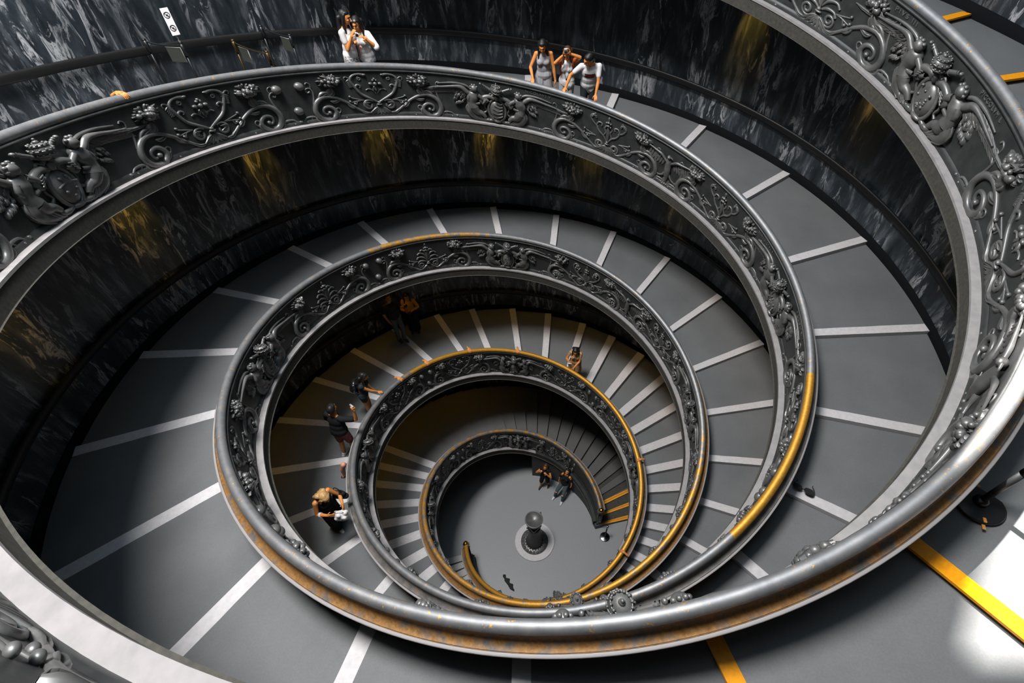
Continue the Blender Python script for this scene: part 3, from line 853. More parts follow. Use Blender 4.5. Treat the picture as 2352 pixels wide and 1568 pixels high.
for hx, tc, tx, w_ in (('B', TCOA[3] - 0.030, 'BENEDICTVS VII', .62), ('B', TCOA[3] + 0.030, 'ACCOLTVIII', .62), ('A', -0.286 - 0.028, 'PIVS III', .40), ('A', -0.286 + 0.028, 'PICCOLVM L', .5),
                       ('A', TCOA[4] - 0.030, 'ALEXANDER VI', .56), ('A', TCOA[4] + 0.030, 'VORBONIA', .5), ('B', TCOA[2] + 0.028, 'NICOLAVS V', .55), ('A', TCOA[3] + 0.030, 'PIVS VI', .4)):
    inscription(hx, tc, tx, BAL_A if hx == 'A' else BAL_B, FIX_A if hx == 'A' else FIX_B, w_)

# ------------------------------------------------------------------ warm lamps let into the soffits, washing the walls
M['lampglow'] = mat('warm_lamp_lens', (0.9, 0.6, 0.2))
_b = M['lampglow'].node_tree.nodes['Principled BSDF']; _b.inputs['Emission Color'].default_value = (1.0, 0.50, 0.08, 1); _b.inputs['Emission Strength'].default_value = 12.0
def downlight(hx, t, label, energy, wash):
    other = 'A' if hx == 'B' else 'B'
    z = float(soffit_z(t - 0.5)) + DZ(other)
    p = P3(hx, t, float(RW(t)) - (0.42 if wash else 0.2), 0.0); p[2] = z
    root = empty('soffit_lamp', tuple(p), label, 'lamp', 'warm lamps under the ramps')
    b = MB(); b.lathe([(0.055, -0.02), (0.075, -0.02), (0.075, 0.02), (0.055, 0.02)], 16); b.build('lamp_ring', M['blackmetal'], root)
    b = MB(); b.lathe([(0.001, -0.010), (0.054, -0.010)], 16); b.build('lamp_lens', M['lampglow'], root)
    er = EO(hx, t)
    l = lamp('SPOT', 'soffit_lamp_light', (0, 0, -0.03), energy, (1.0, 0.55, 0.06), spot_size=R_(46 if wash else 95), spot_blend=0.75, shadow_soft_size=0.04)
    l.parent = root
    l.rotation_euler = Vector(tuple(-er * (0.52 if wash else 0.1) + np.array([0, 0, 1.0]))).to_track_quat('Z', 'Y').to_euler()
for i, t in enumerate(np.arange(0.2104, 1.60, 0.064)):
    if t < 1.45: downlight('A', float(t), 'warm lamp let into the dark ramp soffit beside the marble wall', 85 if t < 0.6 else 16, t < 0.6)
for i, t in enumerate(np.arange(-0.026, 1.60, 0.064)):
    if t > 0.05 and t < 1.45: downlight('B', float(t), 'warm lamp let into the dark ramp soffit beside the marble wall', 85 if t < 0.4 else 16, t < 0.4)

# ------------------------------------------------------------------ walls of the hall under the stairs
b = MB(); a = np.linspace(0, TAU, 97)
P = np.stack([-5.5 * np.sin(a)[:, None] + 0 * np.zeros((1, 2)), -5.5 * np.cos(a)[:, None] + 0 * np.zeros((1, 2)), np.array([[0.0, 2.8]]) + 0 * a[:, None]], -1)
b.grid(P); o = b.build('wall_hall', M['fascia'], recalc=False); tag(o, kind='structure')
def under_stair(hx, t0, t1, name):
    ts = np.arange(t0, t1 + 0.001, 0.005); b = MB()
    z1 = np.maximum(soffit_z(ts) + 0.02, 0.02 - DZ(hx)); q = np.linspace(0, 1, 3)
    zz = -DZ(hx) + (z1 + DZ(hx))[:, None] * q[None]
    b.grid(P3(hx, ts[:, None], (RC(ts) + DF + 0.05)[:, None] + 0 * zz, zz))
    # its end face, towards the dark passage
    e = RC(t0) + DF + 0.05; rr = np.linspace(float(e), float(RW(t0)), 3)
    zz = np.array([-DZ(hx), float(z1[0])])
    b.grid(P3(hx, t0, rr[:, None] + 0 * zz[None], zz[None] + 0 * rr[:, None]), smooth=False)
    tag(b.build(name, M['hallwall'], recalc=False), kind='structure')
M['hallwall'] = mat('dark_plaster_wall', (0.045, 0.048, 0.05), 0.8)
under_stair('A', 1.487, 1.70, 'wall_north'); under_stair('B', 1.50, 1.70, 'wall_south')

# ------------------------------------------------------------------ pedestal with basin on the hall floor
ped = empty('basin_pedestal', (-0.02, 0.02, 0), 'dark bronze basin on a column standing in the pale floor ring', 'pedestal')
b = MB(); b.lathe([(0.46, 0.0), (0.665, 0.0), (0.665, 0.035), (0.655, 0.045), (0.46, 0.045), (0.46, 0.0)], 64, smooth=False); o = b.build('floor_ring', M['edge'], ped)
b = MB(); b.lathe([(0.001, 0.05), (0.30, 0.05), (0.45, 0.035), (0.462, 0.0)], 48)
for k in range(20):
    a = TAU * k / 20; b.sphere((0.38 * math.cos(a), 0.38 * math.sin(a), 0.05), (0.045, 0.05, 0.035), 8, 5); b.sphere((0.31 * math.cos(a + .15), 0.31 * math.sin(a + .15), 0.055), (0.03, 0.03, 0.03), 6, 5)
b.build('carved_foot', M['relief'], ped)
b = MB(); b.lathe([(0.001, 0.03), (0.285, 0.03), (0.29, 0.10), (0.27, 0.14), (0.275, 0.19), (0.245, 0.25), (0.25, 0.29), (0.215, 0.34), (0.19, 0.40), (0.18, 0.9), (0.185, 1.20), (0.21, 1.24), (0.19, 1.30), (0.14, 1.34)], 32)
b.build('column', M['bronze'], ped)
b = MB(); r4 = Matrix.Rotation(R_(45), 3, 'Z'); b.box((0, 0, 1.38), (0.34, 0.34, 0.07), np.array(r4)); b.lathe([(0.13, 1.40), (0.10, 1.46), (0.11, 1.54), (0.17, 1.60)], 24)
for k in range(4):
    a = TAU * k / 4; b.sphere((0.15 * math.cos(a), 0.15 * math.sin(a), 1.33), (0.05, 0.05, 0.06))
b.build('capital', M['relief'], ped)
b = MB(); b.lathe([(0.001, 1.58), (0.15, 1.60), (0.22, 1.66), (0.262, 1.76), (0.275, 1.84), (0.285, 1.865), (0.275, 1.885), (0.25, 1.88), (0.24, 1.84), (0.001, 1.82)], 40)
for a in (0.9, 0.9 + PI):
    c = np.array([0.29 * math.cos(a), 0.29 * math.sin(a), 1.80]); q = np.linspace(0, TAU, 13)
    b.tube(np.stack([c[0] + 0.05 * np.cos(q) * math.cos(a), c[1] + 0.05 * np.cos(q) * math.sin(a), c[2] + 0.05 * np.sin(q)], -1), 0.014, 6, caps=False)
b.build('basin', M['relief'], ped)

# ------------------------------------------------------------------ posts and barriers
def belt_post():
    t = empty('barrier_post', (2.36, 0.28, 0), 'chrome barrier post on the hall floor beside the lowest yellow step', 'post')
    b = MB(); b.lathe([(0.001, 0.0), (0.17, 0.0), (0.17, 0.012), (0.15, 0.022), (0.04, 0.04), (0.03, 0.05)], 32); b.build('base', M['chrome'], t)
    b = MB(); b.lathe([(0.03, 0.04), (0.03, 0.84), (0.038, 0.85), (0.038, 0.93), (0.001, 0.935)], 20); b.build('pole', M['chrome'], t)
belt_post()
def rail_post():
    p = spot_on('A', -0.127, 5.84)
    t = empty('barrier_post', tuple(p), 'black barrier post on a round base on the sunlit top ramp', 'post')
    b = MB(); b.lathe([(0.001, 0.0), (0.205, 0.0), (0.205, 0.014), (0.19, 0.022), (0.06, 0.026)], 48); b.build('base', M['blackmetal'], t)
    b = MB(); b.lathe([(0.055, 0.02), (0.055, 0.06), (0.04, 0.075), (0.03, 0.08)], 24); b.build('collar', M['blackmetal'], t)
    b = MB(); b.tube([(0, 0, 0.05), (0, 0, 0.55)], 0.027, 16); b.tube([(0, 0, 0.55), (0, 0, 0.98)], 0.031, 16); b.sphere((0, 0, 1.0), 0.035); b.build('pole', M['blackmetal'], t)
    for a, r in ((2.9, 0.175), (4.45, 0.175), (4.40, 0.235), (1.15, 0.18), (1.25, 0.23)):
        b = MB(); m = Matrix.Rotation(a, 3, 'Z'); b.box((r * math.cos(a), r * math.sin(a), 0.024 if r < 0.2 else 0.006), (0.045, 0.024, 0.006), np.array(m)); b.build('tape_scrap', M['orange'], t)
rail_post()
M['notice'] = mat('grey_notice_sheet', (0.045, 0.05, 0.04), 0.5)
def barrier(pa, pb, label, brass, panel_at, sign=False):
    A, B = spot_on('B', *pa), spot_on('B', *pb)
    root = empty('rope_barrier', tuple(A), label, 'barrier', 'rope barriers on the top ramp')
    for p in (A, B):
        q = p - A
        b = MB(); b.tube([q + [0, 0, 0.0], q + [0, 0, 0.80]], 0.020, 10); b.tube([q + [0, 0, 0.80], q + [0, 0, 0.99]], 0.034, 12); b.sphere(q + np.array([0, 0, 1.0]), (0.036, 0.036, 0.025))
        b.lathe([(0.001, 0.0), (0.15, 0.0), (0.15, 0.015), (0.03, 0.035)], 20, q)
        o = b.build('post', M['brasspost'] if brass else M['blackmetal'], root)
    d = B - A
    b = MB(); q = np.linspace(0, 1, 9)[:, None]
    b.tube(d * q + np.array([0, 0, 0.97]) - np.array([0, 0, 0.03]) * (4 * q * (1 - q)), 0.013, 8); b.build('rope', M['brasspost'] if brass else M['blackmetal'], root)
    x = d / np.linalg.norm(d); up = np.array([0, 0, 1.0]); n = np.cross(x, up); n /= np.linalg.norm(n)
    c = d * panel_at + np.array([0, 0, 0.80])
    b = MB(); b.box(c, (0.30, 0.008, 0.24), np.stack([x * np.array([1, 1, 0.0]) / np.linalg.norm(x[:2]), n, up], 1)); pn = b.build('notice_panel', M['notice'], root)
    b = MB(); xx = x * np.array([1, 1, 0.0]) / np.linalg.norm(x[:2])
    b.tube([c - xx * 0.155 + up * 0.12, c + xx * 0.155 + up * 0.12, c + xx * 0.155 - up * 0.12], 0.006, 6); b.build('panel_edge', M['white'], pn)
    if sign:
        q = d; cam = Vector(CAM) - Vector(tuple(A + q)); f = np.array([cam.x, cam.y, 0.0]); f /= np.linalg.norm(f); f[2] = 0.35; f /= np.linalg.norm(f)
        r = np.cross(up, f); r /= np.linalg.norm(r); u2 = np.cross(f, r); rot = np.stack([r, u2, f], 1)
        b = MB(); b.tube([q + [0, 0, 0.98], q + [0, 0, 1.14]], 0.022, 10); b.build('sign_sleeve', M['chrome'], root)
        c = q + np.array([0, 0, 1.33])
        b = MB(); b.box(c, (0.125, 0.40, 0.012), rot); sg = b.build('sign_board', M['white'], root); sg['label'] = 'white sign board with two black ring pictograms'
        for k in (-1, 1):
            b = MB(); cc = c + u2 * 0.095 * k + f * 0.009; a = np.linspace(0, TAU, 25)[:-1]
            ring = cc + 0.042 * (np.cos(a)[:, None] * r + np.sin(a)[:, None] * u2)
            b.tube(ring, 0.006, 5, closed=True); b.tube([cc - 0.03 * r + 0.03 * u2, cc + 0.03 * r - 0.03 * u2], 0.005, 5)
            b.box(cc, (0.034, 0.022, 0.004), rot); b.tube([cc - 0.012 * u2, cc + 0.018 * r - 0.022 * u2], 0.005, 5)
            b.build('pictogram', M['black'], sg)
M['brasspost'] = mat('tarnished_brass', (0.055, 0.036, 0.012), 0.42, 0.7)
barrier((-0.1748, 7.86), (-0.1698, 7.16), 'black barrier whose right post carries the white pictogram sign', False, 0.72, True)
barrier((-0.1500, 7.05), (-0.1490, 5.98), 'tarnished brass barrier second from the sign, with a tilted notice', True, 0.25)
barrier((-0.1298, 7.85), (-0.1258, 6.93), 'dark barrier farthest from the pictogram sign', False, 0.80)

# ------------------------------------------------------------------ things dropped on the floor
b = MB(); q = np.linspace(0, 1, 15); cx = np.stack([-1.00 + 0.40 * q, -1.10 - 0.50 * q, 0 * q], -1); wd = np.interp(q, [0, .08, .2, .3, .55, .8, 1], [0.0, .05, .035, .075, .06, .07, .0])
nrm = np.array([0.78, 0.62, 0]); hgt = 0.015 + 0.05 * np.sin(q * 9) ** 2
Lq, Rq = cx - nrm * wd[:, None], cx + nrm * (wd * (1 + .5 * np.sin(q * 21)))[:, None]
top = np.stack([Lq + [0, 0, .004], (Lq + Rq) / 2 + np.stack([0 * q, 0 * q, hgt], -1), Rq + [0, 0, .004]], 1); bot = top.copy(); bot[..., 2] = 0.001
b.grid(np.concatenate([top, bot[:, ::-1]], 1), cv=True)
o = b.build('torn_cloth', mat('black_cloth', (0.012, 0.012, 0.012), 0.9)); tag(o, 'torn black strip of cloth lying on the hall floor left of the basin', 'cloth')
def sunglasses():
    t_, r_ = 0.333, 5.02
    p = spot_on('B', t_, r_) + np.array([0, 0, 0.07]); er, et = EO('B', t_), ET('B', t_)
    root = empty('sunglasses', tuple(p), 'black sunglasses lying on a pale step edge at the right', 'sunglasses')
    for k, s_ in ((-1, .95), (1, 1.1)):
        b = MB(); c = er * 0.085 * k + np.array([0, 0, 0.004]); a = np.linspace(0, TAU, 17)[:-1]
        rim = np.array([c + er * 0.062 * s_ * (abs(math.cos(x)) ** .7) * np.sign(math.cos(x)) + et * 0.045 * s_ * (abs(math.sin(x)) ** .7) * np.sign(math.sin(x)) for x in a])
        b.add(np.vstack([rim, rim + [0, 0, .012]]), [tuple(range(16))[::-1], tuple(range(16, 32))] + [(i, (i + 1) % 16, 16 + (i + 1) % 16, 16 + i) for i in range(16)], False)
        b.build('lens', M['black'], root)
        b = MB(); b.tube(rim + [0, 0, .008], 0.007, 6, closed=True); b.build('rim', M['blackmetal'], root)
    for k in (-1, 1):
        b = MB(); s0 = er * 0.145 * k
        b.tube(cr([s0 + [0, 0, .012], s0 - et * .06 + [0, 0, .012], s0 * 0.9 - et * .11 - er * 0.02 * k + [0, 0, .006], s0 * .8 - et * .13 + [0, 0, .004]], 5), 0.006, 6); b.build('temple', M['blackmetal'], root)
    b = MB(); b.tube([-er * 0.028 + [0, 0, .012], er * 0.02 + [0, 0, .012]], 0.007, 6); b.build('bridge', M['blackmetal'], root)
sunglasses()
# ------------------------------------------------------------------ people: one continuous body grown from tapered limbs, clothes and hair over it
def remesh(prims, voxel, smooth=6):
    b = MB()
    for p in prims:
        if p[0] == 'c':
            _, a, ra, c, rc = p; a = np.asarray(a, float); c = np.asarray(c, float)
            d = c - a; L = np.linalg.norm(d)
            if L < 1e-5: b.sphere(a, ra); continue
            d /= L; th = np.linspace(0.03, PI / 2, 4)
            pts = [a - d * ra * math.cos(x) for x in th] + [c + d * rc * math.cos(x) for x in th[::-1]]
            rad = [ra * math.sin(x) for x in th] + [rc * math.sin(x) for x in th[::-1]]
            b.tube(pts, rad, 12)
        else:
            _, c, r, rot = p; b.sphere(c, r, 16, 10, rot)
    o = b.build('tmp', M['black'])
    m = o.modifiers.new('r', 'REMESH'); m.mode = 'VOXEL'; m.voxel_size = voxel
    s = o.modifiers.new('s', 'SMOOTH'); s.factor = 0.5; s.iterations = smooth
    bpy.context.view_layer.update()
    me = bpy.data.meshes.new_from_object(o.evaluated_get(bpy.context.evaluated_depsgraph_get()))
    old = o.data; bpy.data.objects.remove(o); bpy.data.meshes.remove(old)
    me.materials.clear()
    me.polygons.foreach_set('use_smooth', [True] * len(me.polygons))
    return me
def rotx(a): c, s = math.cos(a), math.sin(a); return np.array([[1, 0, 0], [0, c, -s], [0, s, c]])
def roty(a): c, s = math.cos(a), math.sin(a); return np.array([[c, 0, s], [0, 1, 0], [-s, 0, c]])
def rotz(a): c, s = math.cos(a), math.sin(a); return np.array([[c, -s, 0], [s, c, 0], [0, 0, 1]])
def unit(v): v = np.asarray(v, float); return v / np.linalg.norm(v)
def cloth(name, col, rough=0.85, noise=None):
    m = mat(name, col, rough, 0, 0.2)
    if noise:
        k = NT(m); c = k.coords(); n = k.noise(c, noise[0], 2, 0.5, noise[2] if len(noise) > 2 else 0)
        k.base(k.ramp(n, 'Fac', [(0.44, col), (0.56, noise[1])]), 0)
    return m
SKIN = mat('warm_skin', (0.55, 0.21, 0.055), 0.5, 0, 0.35)
SKINP = mat('pink_skin', (0.55, 0.26, 0.17), 0.5, 0, 0.35)
EYE = mat('dark_eye', (0.02, 0.012, 0.01), 0.3); LIP = mat('lip', (0.42, 0.09, 0.05), 0.5)
def hairmat(name, a, b_):
    m = mat(name, a, 0.5, 0, 0.35); k = NT(m); c = k.coords('Object', (90, 90, 9)); n = k.noise(c, 1.0, 3, 0.6, 0.8)
    k.base(k.ramp(n, 'Fac', [(0.35, a), (0.65, b_)]), 0); k.bump(n, 'Fac', 0.25, 0.004)
    return m
HAIR = hairmat('black_hair', (0.005, 0.005, 0.006), (0.014, 0.013, 0.013)); BROWN = hairmat('brown_hair', (0.03, 0.014, 0.007), (0.08, 0.036, 0.016)); BLOND = hairmat('blond_hair', (0.26, 0.13, 0.04), (0.62, 0.40, 0.17))
C = dict(white=cloth('white_cotton', (0.62, 0.60, 0.60)), black=cloth('black_cloth_wear', (0.009, 0.010, 0.011)), grey=cloth('grey_jersey', (0.30, 0.30, 0.31)),
         trousers=cloth('grey_green_trousers', (0.10, 0.12, 0.12)), jeans=cloth('washed_grey_jeans', (0.055, 0.075, 0.08)), dark=cloth('charcoal_cloth', (0.022, 0.026, 0.028)),
         floral=cloth('white_skirt_with_dark_flowers', (0.60, 0.58, 0.57), 0.85, (34, (0.10, 0.10, 0.11), 1.5)), rust=cloth('rust_cardigan', (0.42, 0.09, 0.02)),
         mustard=cloth('mustard_cardigan', (0.68, 0.30, 0.02)), print=cloth('beige_floral_print', (0.50, 0.33, 0.18), 0.85, (40, (0.26, 0.12, 0.04), 1.0)),
         pink=cloth('pink_plaid_cloth', (0.32, 0.10, 0.11), 0.85, (30, (0.14, 0.05, 0.06))), lightgrey=cloth('light_grey_trousers', (0.34, 0.34, 0.34)), greyblue=cloth('grey_blue_trousers', (0.10, 0.12, 0.13)),
         shoewhite=cloth('white_sneaker', (0.60, 0.58, 0.57), 0.6), shoebrown=cloth('brown_leather', (0.07, 0.035, 0.018), 0.5), shoeblack=cloth('black_sneaker', (0.02, 0.022, 0.024), 0.5), sandal=cloth('dark_sandal', (0.06, 0.025, 0.018), 0.6))

def hand_prims(w, d, n, curl, k=1.0, mirror=1, spread=0.0):
    """palm, four unequal bent fingers and a thumb; d: along the fingers, n: out of the palm"""
    d = unit(d); n = unit(n - d * (np.dot(n, d))); s = np.cross(d, n) * mirror
    pr = [('c', w, .027 * k, w + d * .03 * k, .026 * k)]
    for q in (-.027, -.009, .009, .027): pr.append(('c', w + d * .02 * k + s * q * .6 * k, .016 * k, w + d * .085 * k + s * q * k, .0125 * k))
    for q, ln in ((-.030, .062), (-.010, .072), (.010, .078), (.030, .070)):
        p = w + d * .088 * k + s * q * k; dd = d.copy(); r = .0092 * k
        for f, seg in ((.45, .42), (.33, .9), (.25, 1.25)):
            a = curl * seg
            nd = unit(d * math.cos(curl * (seg if f == .45 else seg + .3)) + n * math.sin(curl * (seg if f == .45 else seg + .3)) + s * q * spread * 6)
            e = p + nd * ln * f * 1.0 * k; pr.append(('c', p, r, e, r * .9)); p = e; r *= .9
    p = w + d * .025 * k + s * .022 * k; e = p + unit(d * .6 + s * .75 + n * .35) * .042 * k; f = e + unit(d * .85 + s * .2 + n * (.3 + .5 * curl)) * .034 * k
    pr += [('c', p, .015 * k, e, .0105 * k), ('c', e, .0105 * k, f, .0085 * k)]
    return pr
class Fig: pass
def person(loc, face, H, label, hair=None, female=True, lean=0, side=0, twist=0, head=(0, 0, 0), armR=None, armL=None, legR=None, legL=None, wear=(), shoes=None, skin=SKIN, curl=(0.5, 0.5), palm=(None, None), handd=(None, None), feet=True, group=None, hairlen=0.0, handup=(0, 0)):
    k = H / 1.70; f = unit([face[0], face[1], 0])
    F = Fig(); F.k = k
    W = np.stack([[f[1], -f[0], 0], f, [0, 0, 1.0]], 1)       # local -> world
    A = lambda *v: np.array(v, float) * k
    # legs from the hips
    hip = {1: A(.088, 0, .92), -1: A(-.088, 0, .92)}
    knee, ank = {}, {}
    for s, lg in ((1, legR), (-1, legL)):
        t, sh = lg if lg else ((0.02 * s, .03, -1), (0.01 * s, -.05, -1))
        knee[s] = hip[s] + unit(t) * .42 * k; ank[s] = knee[s] + unit(sh) * .42 * k
    low = min(ank[1][2], ank[-1][2]) - .075 * k
    sh0 = np.array([0, 0, -low])
    for s in (1, -1): hip[s] = hip[s] + sh0; knee[s] = knee[s] + sh0; ank[s] = ank[s] + sh0
    P0 = A(0, 0, .95) + sh0
    RT = rotz(R_(twist)) @ roty(R_(side)) @ rotx(R_(-lean))
    T = lambda *v: P0 + RT @ (np.array(v, float) * k - A(0, 0, .95))
    neck = T(0, .0, 1.43)
    RH = RT @ rotz(R_(head[0])) @ rotx(R_(head[1])) @ roty(R_(head[2]))
    HH = lambda *v: neck + RH @ (np.array(v, float) * k - A(0, 0, 1.43))
    sw = .158 if female else .185
    pr = [('e', T(0, 0, .96), A(.162, .112, .13), RT), ('e', T(0, .005, 1.09), A(.125 if female else .142, .098, .15), RT), ('e', T(0, .0, 1.27), A(.148 if female else .168, .108, .165), RT),
          ('c', T(sw, -.01, 1.385), .052 * k, T(-sw, -.01, 1.385), .052 * k), ('c', T(0, -.01, 1.38), .066 * k, T(0, .015, 1.50), .050 * k),
          ('c', T(.09, -.012, 1.40), .045 * k, T(0, 0, 1.47), .045 * k), ('c', T(-.09, -.012, 1.40), .045 * k, T(0, 0, 1.47), .045 * k),
          ('e', HH(0, .025, 1.612), A(.074, .094, .108), RH), ('e', HH(0, .055, 1.555), A(.055, .062, .062), RH), ('e', HH(0, .098, 1.522), A(.022, .018, .018), RH),
          ('c', HH(0, .112, 1.628), .010 * k, HH(0, .136, 1.588), .0145 * k), ('e', HH(0, .112, 1.640), A(.050, .014, .012), RH), ('e', HH(.035, .092, 1.580), A(.024, .024, .022), RH), ('e', HH(-.035, .092, 1.580), A(.024, .024, .022), RH),
          ('e', HH(0, .112, 1.552), A(.024, .012, .010), RH),
          ('e', HH(.076, .012, 1.605), A(.012, .022, .032), RH), ('e', HH(-.076, .012, 1.605), A(.012, .022, .032), RH)]
    if female:
        for s in (1, -1): pr.append(('e', T(.07 * s, .088, 1.25), A(.062, .055, .062), RT))
    F.hand, F.elb, F.shd, F.hd, F.hn = {}, {}, {}, {}, {}
    for s, arm, cu, pm, hdv in ((1, armR, curl[0], palm[0], handd[0]), (-1, armL, curl[1], palm[1], handd[1])):
        u, fo = arm if arm else ((.12 * s, -.02, -1), (.02 * s, .22, -1))
        S_ = T(sw * s, -.01, 1.385); E_ = S_ + unit(u) * .285 * k; Wr = None if isinstance(fo, dict) else E_ + unit(fo) * .245 * k
        if arm and isinstance(fo, dict):          # reach for a point: fo gives the wrist (world or local), u hints where the elbow goes
            tg = W.T @ (np.asarray(fo['world'], float) - np.asarray(loc, float)) if 'world' in fo else np.asarray(fo['local'](HH, T) if callable(fo['local']) else fo['local'], float)
            a_, b_ = .285 * k, .250 * k; dv_ = tg - S_; D = np.linalg.norm(dv_); dn = dv_ / D; D = min(D, (a_ + b_) * .995)
            Wr = S_ + dn * D; ca = (a_ * a_ + D * D - b_ * b_) / (2 * a_ * D); h_ = np.asarray(u, float); h_ = unit(h_ - dn * (h_ @ dn))
            E_ = S_ + dn * a_ * ca + h_ * a_ * math.sqrt(max(0, 1 - ca * ca)); fo = Wr - E_
        pr += [('c', S_, .050 * k * (1 if female else 1.12), E_, .037 * k), ('c', E_, .038 * k, E_ + unit(fo) * .09 * k, .038 * k), ('c', E_ + unit(fo) * .09 * k, .038 * k, Wr, .025 * k)]
        dv = unit(hdv) if hdv is not None else unit(fo); pv = np.asarray(pm, float) if pm is not None else np.array([-s * 1.0, 0.15, 0.0])
        if abs(np.dot(unit(pv), dv)) > .95: pv = np.array([0, 0, -1.0])
        mir = 1 if np.dot(np.cross(dv, unit(pv - dv * np.dot(pv, dv))), np.array([0, 1.0, 0.4])) > 0 else -1
        pr += hand_prims(Wr, dv, pv, cu, k, mir)
        F.hand[s] = Wr + dv * .09 * k; F.elb[s] = E_; F.shd[s] = S_; F.hd[s] = dv; F.hn[s] = pv
    for s in (1, -1):
        pr += [('c', hip[s], .088 * k, knee[s], .056 * k), ('c', knee[s], .056 * k, knee[s] + (ank[s] - knee[s]) * .3, .056 * k), ('c', knee[s] + (ank[s] - knee[s]) * .3, .056 * k, ank[s], .036 * k)]
        toe = ank[s] + A(.012 * s, .125, -.045); heel = ank[s] + A(0, -.03, -.04)
        pr += [('c', ank[s], .036 * k, heel, .028 * k), ('c', ank[s] + A(0, .02, -.02), .032 * k, toe, .021 * k)]
    me = remesh(pr, 0.0062, 5)
    body = bpy.data.objects.new('person', me); link(body)
    M4 = Matrix(W.tolist()).to_4x4(); M4.translation = Vector(tuple(loc)); body.matrix_world = M4
    tag(body, label, 'person', group)
    for m in (skin, EYE, LIP): me.materials.append(m)
    n = len(me.polygons); cen = np.zeros(n * 3); me.polygons.foreach_get('center', cen); cen = cen.reshape(-1, 3)
    mi = np.zeros(n, int)
    for s in (1, -1):
        q = (cen - HH(.033 * s, .108, 1.618)) @ RH / k
        mi[(q[:, 0] / .017) ** 2 + (q[:, 1] / .03) ** 2 + (q[:, 2] / .0085) ** 2 < 1] = 1
        q = (cen - HH(.035 * s, .112, 1.643)) @ RH / k
        mi[(q[:, 0] / .024) ** 2 + (q[:, 1] / .03) ** 2 + (q[:, 2] / .006) ** 2 < 1] = 1
    q = (cen - HH(0, .118, 1.552)) @ RH / k
    mi[(q[:, 0] / .026) ** 2 + (q[:, 1] / .025) ** 2 + (q[:, 2] / .010) ** 2 < 1] = 2
    me.polygons.foreach_set('material_index', mi.astype(np.int32)); me.update()
    F.o, F.T, F.H, F.RT, F.RH, F.hip, F.knee, F.ank, F.neck, F.sw, F.W, F.loc, F.pr = body, T, HH, RT, RH, hip, knee, ank, neck, sw, W, np.array(loc), pr
    F.world = lambda p: np.array(loc) + W @ np.asarray(p, float)
    def child(name, prims, m, vox=0.009, sm=6):
        x = remesh(prims, vox, sm); x.materials.append(m); return link(bpy.data.objects.new(name, x), body)
    F.child = child
    # hair
    if hair is not None:
        hp = [('e', HH(0, -.012, 1.632), A(.088, .098, .112), RH), ('e', HH(0, .03, 1.690), A(.074, .072, .045), RH), ('e', HH(0, -.03 if not female else -.05, 1.585 if not female else 1.56), A(.075, .058, .06), RH)]
        if hairlen > 0:
            for s in (1, -1):
                hp += [('c', HH(.073 * s, .03, 1.665), .026 * k, HH(.088 * s, .015, 1.52), .03 * k), ('c', HH(.088 * s, .015, 1.52), .03 * k, T(.10 * s, .045 + .03 * (s > 0), 1.43 - hairlen * .7), .022 * k)]
            for x in (-.07, -.025, .025, .07): hp.append(('c', HH(x, -.075, 1.60), .048 * k, T(x * 1.2, -.115, 1.44 - hairlen), .030 * k))
        child('hair', hp, hair, 0.0085, 4)
    g = .016 * k
    def torso(z0, z1=1.42, gg=g, bag=0.0):
        R = [('e', T(0, .0, 1.27), A(.150 if female else .170, .110, .160) + gg, RT), ('e', T(0, .003, 1.10), A(.135 if female else .148, .102, .16) + gg + bag, RT)]
        if z0 < 1.0: R.append(('e', T(0, 0, .97), A(.168, .118, .13) + gg + bag, RT))
        if female: R += [('e', T(.07 * s, .088, 1.25), A(.064, .057, .064) + gg * .5, RT) for s in (1, -1)]
        if z0 < .9: R.append(('c', T(.05, 0, .95), .135 * k, T(-.05, 0, z0 + .1), .15 * k))
        return R
    for wv in wear:
        kind, m = wv[0], C[wv[1]] if isinstance(wv[1], str) else wv[1]; a = wv[2] if len(wv) > 2 else {}
        if kind == 'top':
            R = torso(a.get('hem', .95), bag=a.get('bag', 0) * k)
            sl = a.get('sleeve', .5)
            if sl >= 0:
                R.append(('c', T(sw, -.01, 1.385), .062 * k, T(-sw, -.01, 1.385), .062 * k))
                for s in (1, -1):
                    S_, E_ = F.shd[s], F.elb[s]; q = min(sl, 1.0)
                    R.append(('c', S_, .062 * k * (1 if female else 1.1), S_ + (E_ - S_) * q, (.054 + a.get('flare', 0)) * k))
                    if sl > 1: Wv = F.hand[s] - F.hd[s] * .09 * k; R.append(('c', E_, .05 * k, E_ + (Wv - E_) * (sl - 1), (.045 + a.get('flare', 0)) * k))
            else:
                for s in (1, -1): R.append(('c', T(.105 * s, .055, 1.30), .030 * k, T(.10 * s, -.02, 1.435), .018 * k))
            child(a.get('name', 'shirt'), R, m)
        elif kind == 'skirt':
            z0 = a.get('hem', .5); wd = a.get('w', .24); mid = (hip[1] + hip[-1]) / 2; kn = (knee[1] + knee[-1]) / 2; an = (ank[1] + ank[-1]) / 2
            bot = mid + (kn - mid) * min(1, (.92 - z0) / .42) if z0 > .5 else kn + (an - kn) * ((.5 - z0) / .42)
            R = [('e', T(0, 0, 1.0), A(.150, .118, .10), RT), ('e', T(0, 0, .94), A(.180, .132, .13), RT)]
            for s in (1, -1):
                o_ = A(.07 * s, 0, 0)
                R += [('c', mid + o_, .12 * k, (mid + bot) / 2 + o_ * (1 + wd), .125 * k), ('c', (mid + bot) / 2 + o_ * (1 + wd), .125 * k, bot + o_ * (1 + 2 * wd), (.10 + wd * .12) * k)]
                if z0 <= .5: R.append(('c', knee[s], .10 * k, knee[s] + (ank[s] - knee[s]) * ((.5 - z0) / .42), .10 * k))
                R.append(('c', hip[s], .115 * k, knee[s] if z0 <= .5 else hip[s] + (knee[s] - hip[s]) * ((.92 - z0) / .42), .10 * k))
